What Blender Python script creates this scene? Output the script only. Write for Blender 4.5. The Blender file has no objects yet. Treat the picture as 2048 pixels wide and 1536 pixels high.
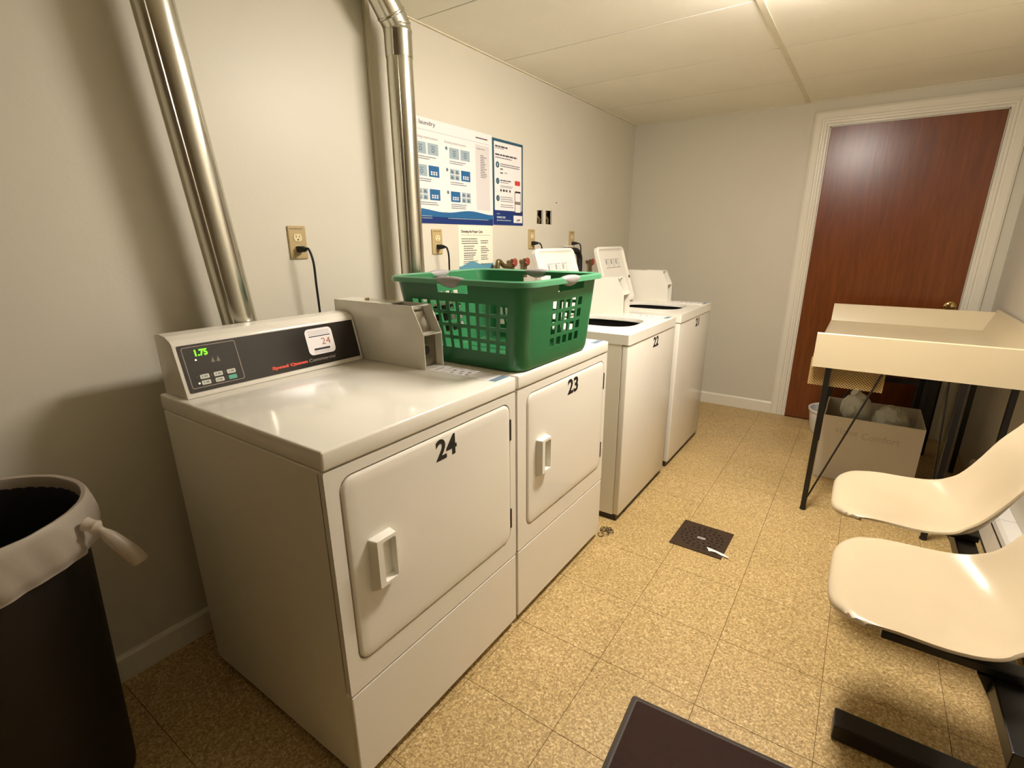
import bpy, bmesh, math, random
from mathutils import Vector, Matrix
random.seed(7)
S = bpy.context.scene
PI = math.pi
# ---------------------------------------------------------------- camera
F_PX, CX, CY = 1001.784, 1034.06, 792.04
Rm = Matrix(((0.8272315675907045, 0.5618470388297914, -0.003979766277157057),
             (0.16403726288905285, -0.2482815906837044, -0.9546978726861379),
             (-0.5373822754476496, 0.7891033878306217, -0.2975502198771528)))
cam = bpy.data.cameras.new('camera'); camo = bpy.data.objects.new('camera', cam)
S.collection.objects.link(camo); S.camera = camo
right, down, fwd = Rm[0], Rm[1], Rm[2]
M = Matrix((right, -down, -fwd)).transposed().to_4x4()
M.translation = Vector((1.7159, -.5285, 1.31)); camo.matrix_world = M
cam.sensor_fit = 'HORIZONTAL'; cam.sensor_width = 36.0
cam.lens = F_PX / 2048 * 36
cam.shift_x = -(CX - 1024) / 2048; cam.shift_y = (CY - 768) / 2048
cam.clip_start = .02
# ---------------------------------------------------------------- world and light
W = bpy.data.worlds.new('world'); S.world = W; W.use_nodes = True
W.node_tree.nodes['Background'].inputs[0].default_value = (1, .9, .7, 1)
W.node_tree.nodes['Background'].inputs[1].default_value = .02
vs = S.view_settings
vs.view_transform = 'Standard'; vs.look = 'None'; vs.gamma = 1; vs.use_curve_mapping = False
vs.exposure = 0.0
LAMP_E = 121.0            # radiance of the lamp's diffuser
LAMP = (1.43, 1.41, 2.176)   # centre of the ceiling lamp
LAMP_COL = (255, 245, 236)   # sRGB

# ---------------------------------------------------------------- materials
def srgb(c):
    return tuple(((x / 255) / 12.92 if x / 255 <= .04045 else ((x / 255 + .055) / 1.055) ** 2.4) for x in c)
def mat(name, col, rough=.5, metal=0, spec=.5, noise=0, nscale=8, bump=0, bscale=200, emit=None, estr=0, coat=0, trans=0, alpha=1):
    m = bpy.data.materials.new(name); m.use_nodes = True
    nt = m.node_tree; b = nt.nodes['Principled BSDF']
    c = srgb(col) + (1,)
    b.inputs['Base Color'].default_value = c
    b.inputs['Roughness'].default_value = rough; b.inputs['Metallic'].default_value = metal
    b.inputs['Specular IOR Level'].default_value = spec
    b.inputs['Coat Weight'].default_value = coat; b.inputs['Coat Roughness'].default_value = .08
    b.inputs['Transmission Weight'].default_value = trans; b.inputs['Alpha'].default_value = alpha
    if emit:
        b.inputs['Emission Color'].default_value = srgb(emit) + (1,); b.inputs['Emission Strength'].default_value = estr
    if noise or bump:
        g = nt.nodes.new('ShaderNodeNewGeometry')
    if noise:
        n = nt.nodes.new('ShaderNodeTexNoise'); n.inputs['Scale'].default_value = nscale; n.inputs['Detail'].default_value = 6
        nt.links.new(g.outputs['Position'], n.inputs['Vector'])
        mx = nt.nodes.new('ShaderNodeMix'); mx.data_type = 'RGBA'
        mx.inputs['A'].default_value = tuple(x * (1 - noise) for x in c[:3]) + (1,)
        mx.inputs['B'].default_value = tuple(min(1, x * (1 + noise)) for x in c[:3]) + (1,)
        nt.links.new(n.outputs['Fac'], mx.inputs['Factor']); nt.links.new(mx.outputs['Result'], b.inputs['Base Color'])
    if bump:
        n2 = nt.nodes.new('ShaderNodeTexNoise'); n2.inputs['Scale'].default_value = bscale; n2.inputs['Detail'].default_value = 3
        nt.links.new(g.outputs['Position'], n2.inputs['Vector'])
        bp = nt.nodes.new('ShaderNodeBump'); bp.inputs['Strength'].default_value = bump; bp.inputs['Distance'].default_value = .002
        nt.links.new(n2.outputs['Fac'], bp.inputs['Height']); nt.links.new(bp.outputs['Normal'], b.inputs['Normal'])
    return m

M_wall = mat('painted_wall', (207, 201, 183), .42, spec=.35, noise=.03, nscale=3, bump=.12, bscale=90)
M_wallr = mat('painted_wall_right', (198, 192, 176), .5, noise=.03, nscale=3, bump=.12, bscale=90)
M_ceil = mat('acoustic_tile', (244, 239, 222), .85, noise=.04, nscale=4, bump=.5, bscale=260)
M_grid = mat('ceiling_grid_paint', (222, 213, 188), .6, noise=.12, nscale=14)
M_dark = mat('dark_gap', (28, 22, 14), .9)
M_trim = mat('gloss_trim_paint', (226, 220, 202), .3, noise=.03, nscale=6)
M_enamel = mat('white_enamel', (225, 220, 206), .16, spec=.5, noise=.015, nscale=5)
M_top = mat('white_enamel_top', (232, 228, 214), .12, spec=.55, noise=.01, nscale=5)
M_side = mat('cabinet_side_lightened', (230, 225, 208), .33, noise=.03, nscale=6)  # side colour lightened to stand in for missing fill light
M_wplastic = mat('white_plastic', (230, 226, 212), .35)
M_black = mat('black_plastic', (18, 16, 14), .35)
M_panelblk = mat('black_control_panel', (34, 29, 24), .22)
M_rubber = mat('black_rubber', (12, 11, 10), .6)
M_blackmetal = mat('black_painted_steel', (16, 13, 11), .35, metal=0)
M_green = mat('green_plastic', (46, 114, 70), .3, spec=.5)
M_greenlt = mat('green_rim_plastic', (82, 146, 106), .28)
M_grip = mat('grey_soft_grip', (150, 146, 142), .45)
M_cream = mat('cream_fibreglass', (194, 178, 148), .27, spec=.5, noise=.02, nscale=12)
M_table = mat('cream_table_plastic', (206, 191, 157), .32, noise=.02, nscale=7)
M_teal = mat('teal_button', (90, 170, 145), .4)
M_btn = mat('button_white', (205, 205, 190), .4)
M_outline = mat('panel_outline', (165, 150, 135), .5)
M_red = mat('red_print', (215, 70, 45), .5)
M_greyprint = mat('grey_print', (120, 112, 96), .5)
M_orange = mat('brown_print', (165, 90, 60), .5)
M_paper = mat('sticker_paper', (232, 226, 222), .5)
M_ink = mat('printed_ink', (60, 60, 66), .6)
M_inkl = mat('printed_ink_light', (150, 148, 146), .6)
M_bluegrey = mat('sticker_blue_band', (105, 125, 140), .5)
M_num = mat('black_number', (14, 14, 18), .45)
M_beige = mat('outlet_beige', (178, 156, 108), .45)
M_beigel = mat('outlet_receptacle', (222, 206, 160), .4)
M_mat = mat('brown_carpet_mat', (44, 22, 12), .95, noise=.25, nscale=60, bump=.8, bscale=600)
M_matedge = mat('rubber_mat_edge', (58, 50, 42), .6, noise=.1, nscale=30)
M_drain = mat('rusty_drain', (58, 40, 22), .6, metal=.3, noise=.45, nscale=30, bump=.4, bscale=120)
M_brass = mat('polished_brass', (190, 165, 110), .12, metal=1)
M_coin = mat('brushed_steel', (150, 140, 120), .35, metal=.9, noise=.1, nscale=40)
M_tubshade = mat('tub_shade', (22, 19, 15), .6)  # near-black puts the shade inside the tub into its colour
M_can = mat('dark_brown_bin', (16, 11, 8), .5)
M_box = mat('white_corrugated', (205, 196, 180), .7, noise=.05, nscale=10)
M_boxin = mat('box_inner', (110, 104, 96), .8)
M_mesh = mat('tan_perforated_sheet', (178, 150, 96), .5)
M_valve = mat('red_valve_handle', (150, 62, 40), .5)
M_pipebr = mat('old_brass', (120, 105, 70), .4, metal=.7)
M_rust = mat('rusty_pipe', (110, 84, 52), .7, metal=.4, noise=.5, nscale=50)
M_heater = mat('heater_white', (222, 218, 208), .35)
M_debris = mat('dark_dust', (84, 66, 40), .95, noise=.4, nscale=300)
M_white = mat('white_scrap', (240, 236, 225), .6)
M_diff = mat('lamp_diffuser', (250, 245, 230), .5, emit=LAMP_COL, estr=LAMP_E)
M_lampbody = mat('lamp_body', (225, 220, 205), .4)
M_digit = mat('green_led', (60, 200, 10), .4, emit=(110, 255, 20), estr=2.2)
M_led = mat('pale_led', (220, 230, 190), .4, emit=(225, 240, 190), estr=1.2)
M_pblue = mat('poster_blue', (28, 92, 140), .45)
M_pnavy = mat('poster_navy', (14, 44, 104), .4)
M_pteal = mat('poster_teal', (36, 80, 100), .45)
M_pgrey = mat('poster_grey_blue', (150, 166, 172), .5)
M_plgrey = mat('poster_light_grey', (206, 200, 196), .5)
M_pwhite = mat('poster_white', (228, 222, 218), .4)
M_pred = mat('poster_red', (190, 60, 56), .5)
M_wave = mat('leaflet_blue', (88, 142, 162), .5)
M_leaf = mat('leaflet_cream', (236, 226, 204), .5)
M_raceway = mat('raceway_paint', (205, 197, 172), .5)

def duct_mat():
    m = mat('galvanised_duct', (208, 206, 194), .2, metal=1)
    nt = m.node_tree; b = nt.nodes['Principled BSDF']
    g = nt.nodes.new('ShaderNodeNewGeometry'); mp = nt.nodes.new('ShaderNodeMapping'); mp.inputs['Scale'].default_value = (60, 60, 3)
    n = nt.nodes.new('ShaderNodeTexNoise'); n.inputs['Scale'].default_value = 1; n.inputs['Detail'].default_value = 4
    r = nt.nodes.new('ShaderNodeMapRange'); r.inputs['To Min'].default_value = .1; r.inputs['To Max'].default_value = .3
    nt.links.new(g.outputs['Position'], mp.inputs['Vector']); nt.links.new(mp.outputs['Vector'], n.inputs['Vector'])
    nt.links.new(n.outputs['Fac'], r.inputs['Value']); nt.links.new(r.outputs['Result'], b.inputs['Roughness'])
    bp = nt.nodes.new('ShaderNodeBump'); bp.inputs['Strength'].default_value = .15; bp.inputs['Distance'].default_value = .002
    nt.links.new(n.outputs['Fac'], bp.inputs['Height']); nt.links.new(bp.outputs['Normal'], b.inputs['Normal'])
    return m
M_duct = duct_mat()

def floor_mat():
    m = mat('speckled_vinyl_tile', (190, 160, 104), .42, spec=.35)
    nt = m.node_tree; b = nt.nodes['Principled BSDF']
    g = nt.nodes.new('ShaderNodeNewGeometry')
    v = nt.nodes.new('ShaderNodeTexVoronoi'); v.inputs['Scale'].default_value = 190; v.inputs['Randomness'].default_value = 1
    n = nt.nodes.new('ShaderNodeTexNoise'); n.inputs['Scale'].default_value = 150; n.inputs['Detail'].default_value = 5; n.inputs['Distortion'].default_value = .8
    nb = nt.nodes.new('ShaderNodeTexNoise'); nb.inputs['Scale'].default_value = 2.2; nb.inputs['Detail'].default_value = 4
    oi = nt.nodes.new('ShaderNodeObjectInfo')
    add = nt.nodes.new('ShaderNodeVectorMath'); add.operation = 'ADD'
    cmb = nt.nodes.new('ShaderNodeCombineXYZ')
    ml = nt.nodes.new('ShaderNodeMath'); ml.operation = 'MULTIPLY'; ml.inputs[1].default_value = 40
    nt.links.new(oi.outputs['Random'], ml.inputs[0]); nt.links.new(ml.outputs[0], cmb.inputs['Z'])
    nt.links.new(g.outputs['Position'], add.inputs[0]); nt.links.new(cmb.outputs[0], add.inputs[1])
    nt.links.new(add.outputs[0], v.inputs['Vector']); nt.links.new(add.outputs[0], n.inputs['Vector']); nt.links.new(g.outputs['Position'], nb.inputs['Vector'])
    cr = nt.nodes.new('ShaderNodeValToRGB'); e = cr.color_ramp
    e.elements[0].position = .30; e.elements[0].color = srgb((146, 118, 74)) + (1,)
    e.elements[1].position = .74; e.elements[1].color = srgb((230, 208, 162)) + (1,)
    k = e.elements.new(.5); k.color = srgb((184, 158, 108)) + (1,)
    nt.links.new(n.outputs['Fac'], cr.inputs['Fac'])
    cr2 = nt.nodes.new('ShaderNodeValToRGB'); e2 = cr2.color_ramp
    e2.elements[0].position = 0; e2.elements[0].color = (.80, .78, .72, 1); e2.elements[1].position = 1; e2.elements[1].color = (1.16, 1.16, 1.14, 1)
    sp = nt.nodes.new('ShaderNodeSeparateColor'); nt.links.new(v.outputs['Color'], sp.inputs['Color']); nt.links.new(sp.outputs['Red'], cr2.inputs['Fac'])
    mx = nt.nodes.new('ShaderNodeMix'); mx.data_type = 'RGBA'; mx.blend_type = 'MULTIPLY'; mx.inputs['Factor'].default_value = 1
    nt.links.new(cr.outputs['Color'], mx.inputs['A']); nt.links.new(cr2.outputs['Color'], mx.inputs['B'])
    cr3 = nt.nodes.new('ShaderNodeValToRGB'); e3 = cr3.color_ramp
    e3.elements[0].position = .3; e3.elements[0].color = (.88, .87, .8, 1); e3.elements[1].position = .7; e3.elements[1].color = (1.05, 1.04, 1.03, 1)
    nt.links.new(nb.outputs['Fac'], cr3.inputs['Fac'])
    mx2 = nt.nodes.new('ShaderNodeMix'); mx2.data_type = 'RGBA'; mx2.blend_type = 'MULTIPLY'; mx2.inputs['Factor'].default_value = 1
    nt.links.new(mx.outputs['Result'], mx2.inputs['A']); nt.links.new(cr3.outputs['Color'], mx2.inputs['B'])
    nt.links.new(mx2.outputs['Result'], b.inputs['Base Color'])
    bp = nt.nodes.new('ShaderNodeBump'); bp.inputs['Strength'].default_value = .15; bp.inputs['Distance'].default_value = .001
    nt.links.new(n.outputs['Fac'], bp.inputs['Height']); nt.links.new(bp.outputs['Normal'], b.inputs['Normal'])
    return m
M_floor = floor_mat()

def wood_mat():
    m = mat('dark_stained_veneer', (92, 40, 16), .27, spec=.5)
    nt = m.node_tree; b = nt.nodes['Principled BSDF']
    g = nt.nodes.new('ShaderNodeNewGeometry'); mp = nt.nodes.new('ShaderNodeMapping'); mp.inputs['Scale'].default_value = (45, 45, 4)
    n = nt.nodes.new('ShaderNodeTexNoise'); n.inputs['Scale'].default_value = 1; n.inputs['Detail'].default_value = 6; n.inputs['Distortion'].default_value = .6
    nt.links.new(g.outputs['Position'], mp.inputs['Vector']); nt.links.new(mp.outputs['Vector'], n.inputs['Vector'])
    cr = nt.nodes.new('ShaderNodeValToRGB'); e = cr.color_ramp
    e.elements[0].position = .3; e.elements[0].color = srgb((96, 47, 12)) + (1,); e.elements[1].position = .75; e.elements[1].color = srgb((118, 60, 16)) + (1,)
    nt.links.new(n.outputs['Fac'], cr.inputs['Fac']); nt.links.new(cr.outputs['Color'], b.inputs['Base Color'])
    bp = nt.nodes.new('ShaderNodeBump'); bp.inputs['Strength'].default_value = .12; bp.inputs['Distance'].default_value = .002
    nt.links.new(n.outputs['Fac'], bp.inputs['Height']); nt.links.new(bp.outputs['Normal'], b.inputs['Normal'])
    return m
M_wood = wood_mat()

def film_mat(name, col, tr=.45):
    m = mat(name, col, .35)
    nt = m.node_tree; b = nt.nodes['Principled BSDF']; out = nt.nodes['Material Output']
    t = nt.nodes.new('ShaderNodeBsdfTransparent'); ms = nt.nodes.new('ShaderNodeMixShader'); ms.inputs[0].default_value = tr
    tl = nt.nodes.new('ShaderNodeBsdfTranslucent'); tl.inputs[0].default_value = srgb(col) + (1,)
    m2 = nt.nodes.new('ShaderNodeMixShader'); m2.inputs[0].default_value = .25
    nt.links.new(b.outputs[0], m2.inputs[1]); nt.links.new(tl.outputs[0], m2.inputs[2])
    nt.links.new(m2.outputs[0], ms.inputs[1]); nt.links.new(t.outputs[0], ms.inputs[2]); nt.links.new(ms.outputs[0], out.inputs[0])
    return m
M_liner = film_mat('white_bin_liner', (205, 192, 172), .25)
M_bag = film_mat('white_plastic_bag', (222, 222, 208), .08)
M_bucket = mat('white_bucket', (226, 224, 214), .4)

# ---------------------------------------------------------------- geometry helpers
class Fr:
    """local frame: right, up, out"""
    def __init__(s, o, r, u):
        s.o = Vector(o); s.r = Vector(r).normalized(); s.u = Vector(u).normalized(); s.n = s.r.cross(s.u)
    def __call__(s, a, b, c=0): return s.o + s.r * a + s.u * b + s.n * c
def XF(x, y0=0, z0=0): return Fr((x, y0, z0), (0, 1, 0), (0, 0, 1))      # faces +x
def TF(z): return Fr((0, 0, z), (1, 0, 0), (0, 1, 0))                    # faces up

def new(): return bmesh.new()
def box(bm, x0, y0, z0, x1, y1, z1, bev=0, seg=2):
    r = bmesh.ops.create_cube(bm, size=1)
    vs_ = r['verts']
    for v in vs_:
        v.co = Vector(((x0 + x1) / 2 + v.co.x * (x1 - x0), (y0 + y1) / 2 + v.co.y * (y1 - y0), (z0 + z1) / 2 + v.co.z * (z1 - z0)))
    if bev:
        es = list({e for v in vs_ for e in v.link_edges})
        bmesh.ops.bevel(bm, geom=es, offset=bev, segments=seg, affect='EDGES', profile=.5)
def fbox(bm, fr, a0, b0, c0, a1, b1, c1):
    P = [fr(a, b, c) for c in (c0, c1) for (a, b) in ((a0, b0), (a1, b0), (a1, b1), (a0, b1))]
    v = [bm.verts.new(p) for p in P]
    for f in ((3, 2, 1, 0), (4, 5, 6, 7), (0, 1, 5, 4), (1, 2, 6, 5), (2, 3, 7, 6), (3, 0, 4, 7)): bm.faces.new([v[i] for i in f])
def rrect(x0, y0, x1, y1, r, n=5):
    pts = []
    for cx, cy, a in ((x1 - r, y1 - r, 0), (x0 + r, y1 - r, 90), (x0 + r, y0 + r, 180), (x1 - r, y0 + r, 270)):
        for i in range(n + 1):
            t = math.radians(a + 90 * i / n); pts.append((cx + r * math.cos(t), cy + r * math.sin(t)))
    return pts
def circ(cx, cy, rx, ry=None, n=16):
    ry = ry or rx
    return [(cx + rx * math.cos(2 * PI * i / n), cy + ry * math.sin(2 * PI * i / n)) for i in range(n)]
def plate(bm, fr, outer, holes=(), c0=0, c1=.004):
    loops = [outer] + list(holes); tb = bmesh.new(); vl = []; es = []
    for lp in loops:
        v = [tb.verts.new((p[0], p[1], 0)) for p in lp]; vl.append(v)
        es += [tb.edges.new((v[i], v[(i + 1) % len(v)])) for i in range(len(v))]
    bmesh.ops.triangle_fill(tb, use_beauty=True, use_dissolve=False, edges=es)
    tb.verts.index_update()
    co = [(v.co.x, v.co.y) for v in tb.verts]; tris = []
    for f in tb.faces:
        ix = [v.index for v in f.verts]
        if f.normal.z < 0: ix.reverse()
        tris.append(ix)
    idx = [[v.index for v in lp] for lp in vl]
    tb.free()
    top = [bm.verts.new(fr(a, b, c1)) for a, b in co]; bot = [bm.verts.new(fr(a, b, c0)) for a, b in co]
    for t in tris:
        bm.faces.new([top[i] for i in t]); bm.faces.new([bot[i] for i in reversed(t)])
    for lp in idx:
        for i in range(len(lp)):
            a, b = lp[i], lp[(i + 1) % len(lp)]
            try: bm.faces.new([top[a], top[b], bot[b], bot[a]])
            except ValueError: pass
def loft(bm, loops, cap0=True, cap1=True, closed=True):
    L = [[bm.verts.new(p) for p in lp] for lp in loops]; n = len(L[0])
    for k in range(len(L) - 1):
        for i in range(n if closed else n - 1):
            bm.faces.new([L[k][i], L[k][(i + 1) % n], L[k + 1][(i + 1) % n], L[k + 1][i]])
    if cap0: bm.faces.new(list(reversed(L[0])))
    if cap1: bm.faces.new(L[-1])
def prism(bm, prof, fr, c0, c1):
    loft(bm, [[fr(a, b, c0) for a, b in prof], [fr(a, b, c1) for a, b in prof]])
def smooth_path(pts, sub=6):
    pts = [Vector(p) for p in pts]; out = []
    for i in range(len(pts) - 1):
        p0 = pts[max(i - 1, 0)]; p1 = pts[i]; p2 = pts[i + 1]; p3 = pts[min(i + 2, len(pts) - 1)]
        for k in range(sub):
            t = k / sub
            out.append(.5 * ((2 * p1) + (-p0 + p2) * t + (2 * p0 - 5 * p1 + 4 * p2 - p3) * t * t + (-p0 + 3 * p1 - 3 * p2 + p3) * t ** 3))
    out.append(pts[-1]); return out
def tube(bm, pts, r, n=10, caps=True):
    pts = [Vector(p) for p in pts]; loops = []
    t = (pts[1] - pts[0]).normalized(); a = t.orthogonal().normalized()
    for i, p in enumerate(pts):
        if i == 0: d = pts[1] - pts[0]
        elif i == len(pts) - 1: d = pts[-1] - pts[-2]
        else: d = (pts[i + 1] - pts[i]).normalized() + (pts[i] - pts[i - 1]).normalized()
        d.normalize(); a = (a - d * a.dot(d)).normalized(); b = d.cross(a)
        rr = r[i] if isinstance(r, (list, tuple)) else r
        loops.append([p + (a * math.cos(2 * PI * k / n) + b * math.sin(2 * PI * k / n)) * rr for k in range(n)])
    loft(bm, loops, caps, caps)
def lathe(bm, prof, c=(0, 0, 0), n=32, caps=(False, False), ax=None):
    fr = ax or Fr(c, (1, 0, 0), (0, 1, 0))
    loft(bm, [[fr(r * math.cos(2 * PI * k / n), r * math.sin(2 * PI * k / n), z) for k in range(n)] for r, z in prof], *caps)

def link(o): S.collection.objects.link(o); return o
def islands(bm):
    bm.verts.ensure_lookup_table(); seen = set(); out = []
    for v in bm.verts:
        if v in seen: continue
        st = [v]; seen.add(v); isl = []
        while st:
            a = st.pop(); isl.append(a)
            for e in a.link_edges:
                b = e.other_vert(a)
                if b not in seen: seen.add(b); st.append(b)
        out.append(isl)
    return out
def pieces(name, bm, m, parent, **k):
    """one object for every separate piece in the bmesh"""
    res = []
    for isl in islands(bm):
        b = bmesh.new(); mp = {v: b.verts.new(v.co) for v in isl}
        for f in {f for v in isl for f in v.link_faces}: b.faces.new([mp[v] for v in f.verts])
        res.append(obj(name, b, m, parent, **k))
    bm.free(); return res
def obj(name, bm, m, parent=None, smooth=False, label=None, kind=None, loc=None):
    """ONE mesh object; geometry is given in world coordinates"""
    bmesh.ops.recalc_face_normals(bm, faces=bm.faces)
    me = bpy.data.meshes.new(name)
    off = Vector((0, 0, 0))
    if parent is not None: off = wloc(parent)
    if loc is not None: off = Vector(loc)
    for v in bm.verts: v.co -= off
    bm.to_mesh(me); bm.free()
    me.materials.append(m)
    if smooth:
        for p in me.polygons: p.use_smooth = True
        me.set_sharp_from_angle(angle=math.radians(35))
    o = link(bpy.data.objects.new(name, me))
    if parent is not None: o.parent = parent; o.location = off - wloc(parent)
    else: o.location = off
    if label: o['label'] = label
    if kind: o['kind'] = kind
    return o
def wloc(o):
    p = Vector(o.location)
    while o.parent: o = o.parent; p += Vector(o.location)
    return p
def tag(o, label, cat, group=None):
    o['label'] = label; o['category'] = cat
    if group: o['group'] = group
    return o
def thing(name, label, cat, loc, group=None):
    o = link(bpy.data.objects.new(name, None)); o.location = loc; o.empty_display_size = .1
    return tag(o, label, cat, group)
def struct(name, bm, m, parent=None, **k):
    o = obj(name, bm, m, parent, **k)
    if parent is None: o['kind'] = 'structure'
    return o
def text(name, s, size, fr, m, parent, a=0, b=0, bold=0, width=None, c=.0006, label=None, height=None):
    cu = bpy.data.curves.new(name, 'FONT'); cu.body = s; cu.size = size; cu.offset = bold; cu.extrude = .0002; cu.resolution_u = 3
    t = bpy.data.objects.new(name, cu); link(t)
    bpy.context.view_layer.update()
    me = bpy.data.meshes.new_from_object(t.evaluated_get(bpy.context.evaluated_depsgraph_get()))
    bpy.data.objects.remove(t); bpy.data.curves.remove(cu)
    xs = [v.co.x for v in me.vertices]; ys = [v.co.y for v in me.vertices]; x0 = min(xs); w = max(xs) - x0; y0 = min(ys); h = max(ys) - y0
    k = width / w if width else 1; kh = height / h if height else k
    off = wloc(parent)
    for v in me.vertices: v.co = fr(a + (v.co.x - x0) * k, b + (v.co.y - y0) * kh, c + v.co.z) - off
    me.materials.append(m)
    o = link(bpy.data.objects.new(name, me)); o.parent = parent
    if label: o['label'] = label
    return o
def strips(bm, fr, a0, a1, b1, n, pitch, h, c=.0005, rag=.25, ctop=None):
    """n unreadable lines of small print"""
    for i in range(n):
        e = a1 - (a1 - a0) * random.random() * rag
        b = b1 - i * pitch
        a = a0
        while a < e:
            w = random.uniform(.6, 1.6) * h * 3
            fbox(bm, fr, a, b - h, c, min(a + w, e), b, ctop or c + .0003); a += w + h * .55

# ---------------------------------------------------------------- room
H = 2.176; YB = 3.689; XR = 2.39; YF = -1.55
bm = new(); box(bm, -.1, YF - .1, -.06, XR + .1, YB + .1, -.003)
floor = struct('floor', bm, mat('tile_joint', (120, 94, 54), .9))
TS = .3048
xs = [1.199 + TS * k for k in range(-4, 5)]; xs[0] = 0.001; xs = [x for x in xs if x < XR] + [XR - .001]
ys = [.401 + TS * k for k in range(-6, 11)]; ys = [YF + .001] + [y for y in ys if YF < y < YB] + [YB - .001]
cache = {}
for i in range(len(xs) - 1):
    for j in range(len(ys) - 1):
        x0, x1, y0, y1 = xs[i], xs[i + 1], ys[j], ys[j + 1]
        key = (round(x1 - x0, 3), round(y1 - y0, 3))
        if key not in cache:
            b = new(); w, d = (x1 - x0) / 2 - .0004, (y1 - y0) / 2 - .0004
            box(b, -w, -d, -.003, w, d, 0)
            for v in b.verts:
                if v.co.z > -.001: v.co.x *= 1 - .0006 / w; v.co.y *= 1 - .0006 / d
            me = bpy.data.meshes.new('tile'); b.to_mesh(me); b.free(); me.materials.append(M_floor); cache[key] = me
        o = link(bpy.data.objects.new('tile', cache[key])); o.parent = floor
        o.location = ((x0 + x1) / 2, (y0 + y1) / 2, random.uniform(-.0003, 0))
# ceiling
bm = new(); box(bm, -.1, YF - .1, H + .02, XR + .1, YB + .1, H + .1)
ceiling = struct('ceiling', bm, M_dark)
cy = [YB]
while cy[-1] - .6096 > YF: cy.append(cy[-1] - .6096)
cy.append(YF); XM = 1.2107
for a, b_ in zip(cy[:-1], cy[1:]):
    for x0, x1 in ((0, XM), (XM, XR)):
        b = new(); dz = random.uniform(0, .0005)
        box(b, x0 + .003, b_ + .0034, H + dz, x1 - .003, a - .0034, H + .018)
        o = obj('ceiling_tile', b, M_ceil, ceiling)
bm = new(); box(bm, XM - .012, YF, H - .003, XM + .012, YB, H + .002); obj('ceiling_runner', bm, M_grid, ceiling)
bm = new(); box(bm, 0, YF, H - .004, .012, YB, H + .002); box(bm, 0, YB - .010, H - .004, XR, YB, H + .002); obj('wall_angle', bm, M_grid, ceiling)
# left wall, with the two cut-outs
fr = Fr((0, 0, 0), (0, 1, 0), (0, 0, 1))
bm = new()
plate(bm, fr, [(YF - .1, -.05), (YB + .1, -.05), (YB + .1, H + .05), (YF - .1, H + .05)],
      [[(2.214, 1.404), (2.216, 1.482), (2.284, 1.483), (2.286, 1.402)], [(2.318, 1.403), (2.316, 1.484), (2.392, 1.485), (2.395, 1.402)]], -.012, 0)
struct('wall_left', bm, M_wall)
bm = new(); box(bm, -.1, YF - .1, -.05, -.046, YB + .1, H + .05); struct('wall_cavity', bm, M_dark)['kind'] = 'structure'
bm = new(); box(bm, -.1, YB, -.05, XR + .1, YB + .1, H + .05); struct('wall_back', bm, M_wall)
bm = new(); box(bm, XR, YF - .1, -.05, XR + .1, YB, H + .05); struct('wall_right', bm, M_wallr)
bm = new(); box(bm, 0, YF - .1, -.05, XR, YF, H + .05); struct('wall_front', bm, mat('front_wall_low_bounce', (120, 104, 80), .6))  # unseen wall behind the camera, coloured dark to cut bounce light
def bb_prof(h=.09, t=.012): return [(0, 0), (t, 0), (t, h - .012), (t * .6, h - .003), (0, h)]
bm = new(); prism(bm, bb_prof(), Fr((0, YF, 0), (1, 0, 0), (0, 0, 1)), 0, -(YB - YF)); struct('baseboard_left', bm, M_trim)
bm = new(); prism(bm, [(-a, b) for a, b in bb_prof()], Fr((0.012, YB, 0), (0, 1, 0), (0, 0, 1)), 0, 1.255); struct('baseboard_back', bm, M_trim)
bm = new(); prism(bm, [(-a, b) for a, b in bb_prof()], Fr((XR, YF, 0), (1, 0, 0), (0, 0, 1)), 0, -2.2); struct('baseboard_right', bm, M_trim)
# door with casing
bm = new(); box(bm, 1.367, 3.655, .008, 2.2286, 3.688, 2.006, .002)
door = struct('door_1', bm, M_wood)
kx, kz = 2.185, .895
kf = Fr((kx, 3.655, kz), (1, 0, 0), (0, 0, 1))
bm = new(); lathe(bm, [(.033, 0), (.033, .004), (.028, .008), (.012, .011), (.011, .03), (.02, .036), (.027, .046), (.027, .056), (.021, .064), (.008, .067)], ax=kf, n=24, caps=(True, True))
obj('door_knob', bm, M_brass, door, smooth=True)
cas = [(0, 0), (.105, 0), (.105, .012), (.092, .017), (.06, .018), (.056, .013), (.045, .013), (.041, .018), (.028, .018), (.024, .012), (.012, .012), (.008, .007), (0, .006)]
def casing(name, o, r, u, l, mirror=False):
    b = new(); f = Fr(o, r, u); c = f.r.cross(f.u)
    L0 = [f(a, t, 0) for a, t in cas]; L1 = [f(a, t, 0) + Vector(l) + Vector((0, 0, a)) for a, t in cas]
    loft(b, [L0, L1]); return struct(name, b, M_trim)
# profiles run from the opening outward; out of the wall = -y
casing('trim_1', (1.367, YB, 0), (-1, 0, 0), (0, -1, 0), (0, 0, 2.006))
casing('trim_2', (2.2286, YB, 0), (1, 0, 0), (0, -1, 0), (0, 0, 2.006))
bm = new(); f0 = lambda x, s: [Vector((x + s * a, YB - t, 2.006 + a)) for a, t in cas]
loft(bm, [f0(1.367, -1), f0(2.2286, 1)]); struct('trim_3', bm, M_trim)
bm = new(); box(bm, 1.360, 3.668, 0, 1.3668, 3.6888, 2.012); box(bm, 2.229, 3.668, 0, 2.2356, 3.6888, 2.012); box(bm, 1.360, 3.668, 2.0062, 2.2356, 3.6888, 2.012); struct('trim_4', bm, M_trim)
# painted strip running down the wall
bm = new(); box(bm, 0, .976, .1, .017, .999, H, .003); struct('trim_5', bm, M_raceway)
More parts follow.
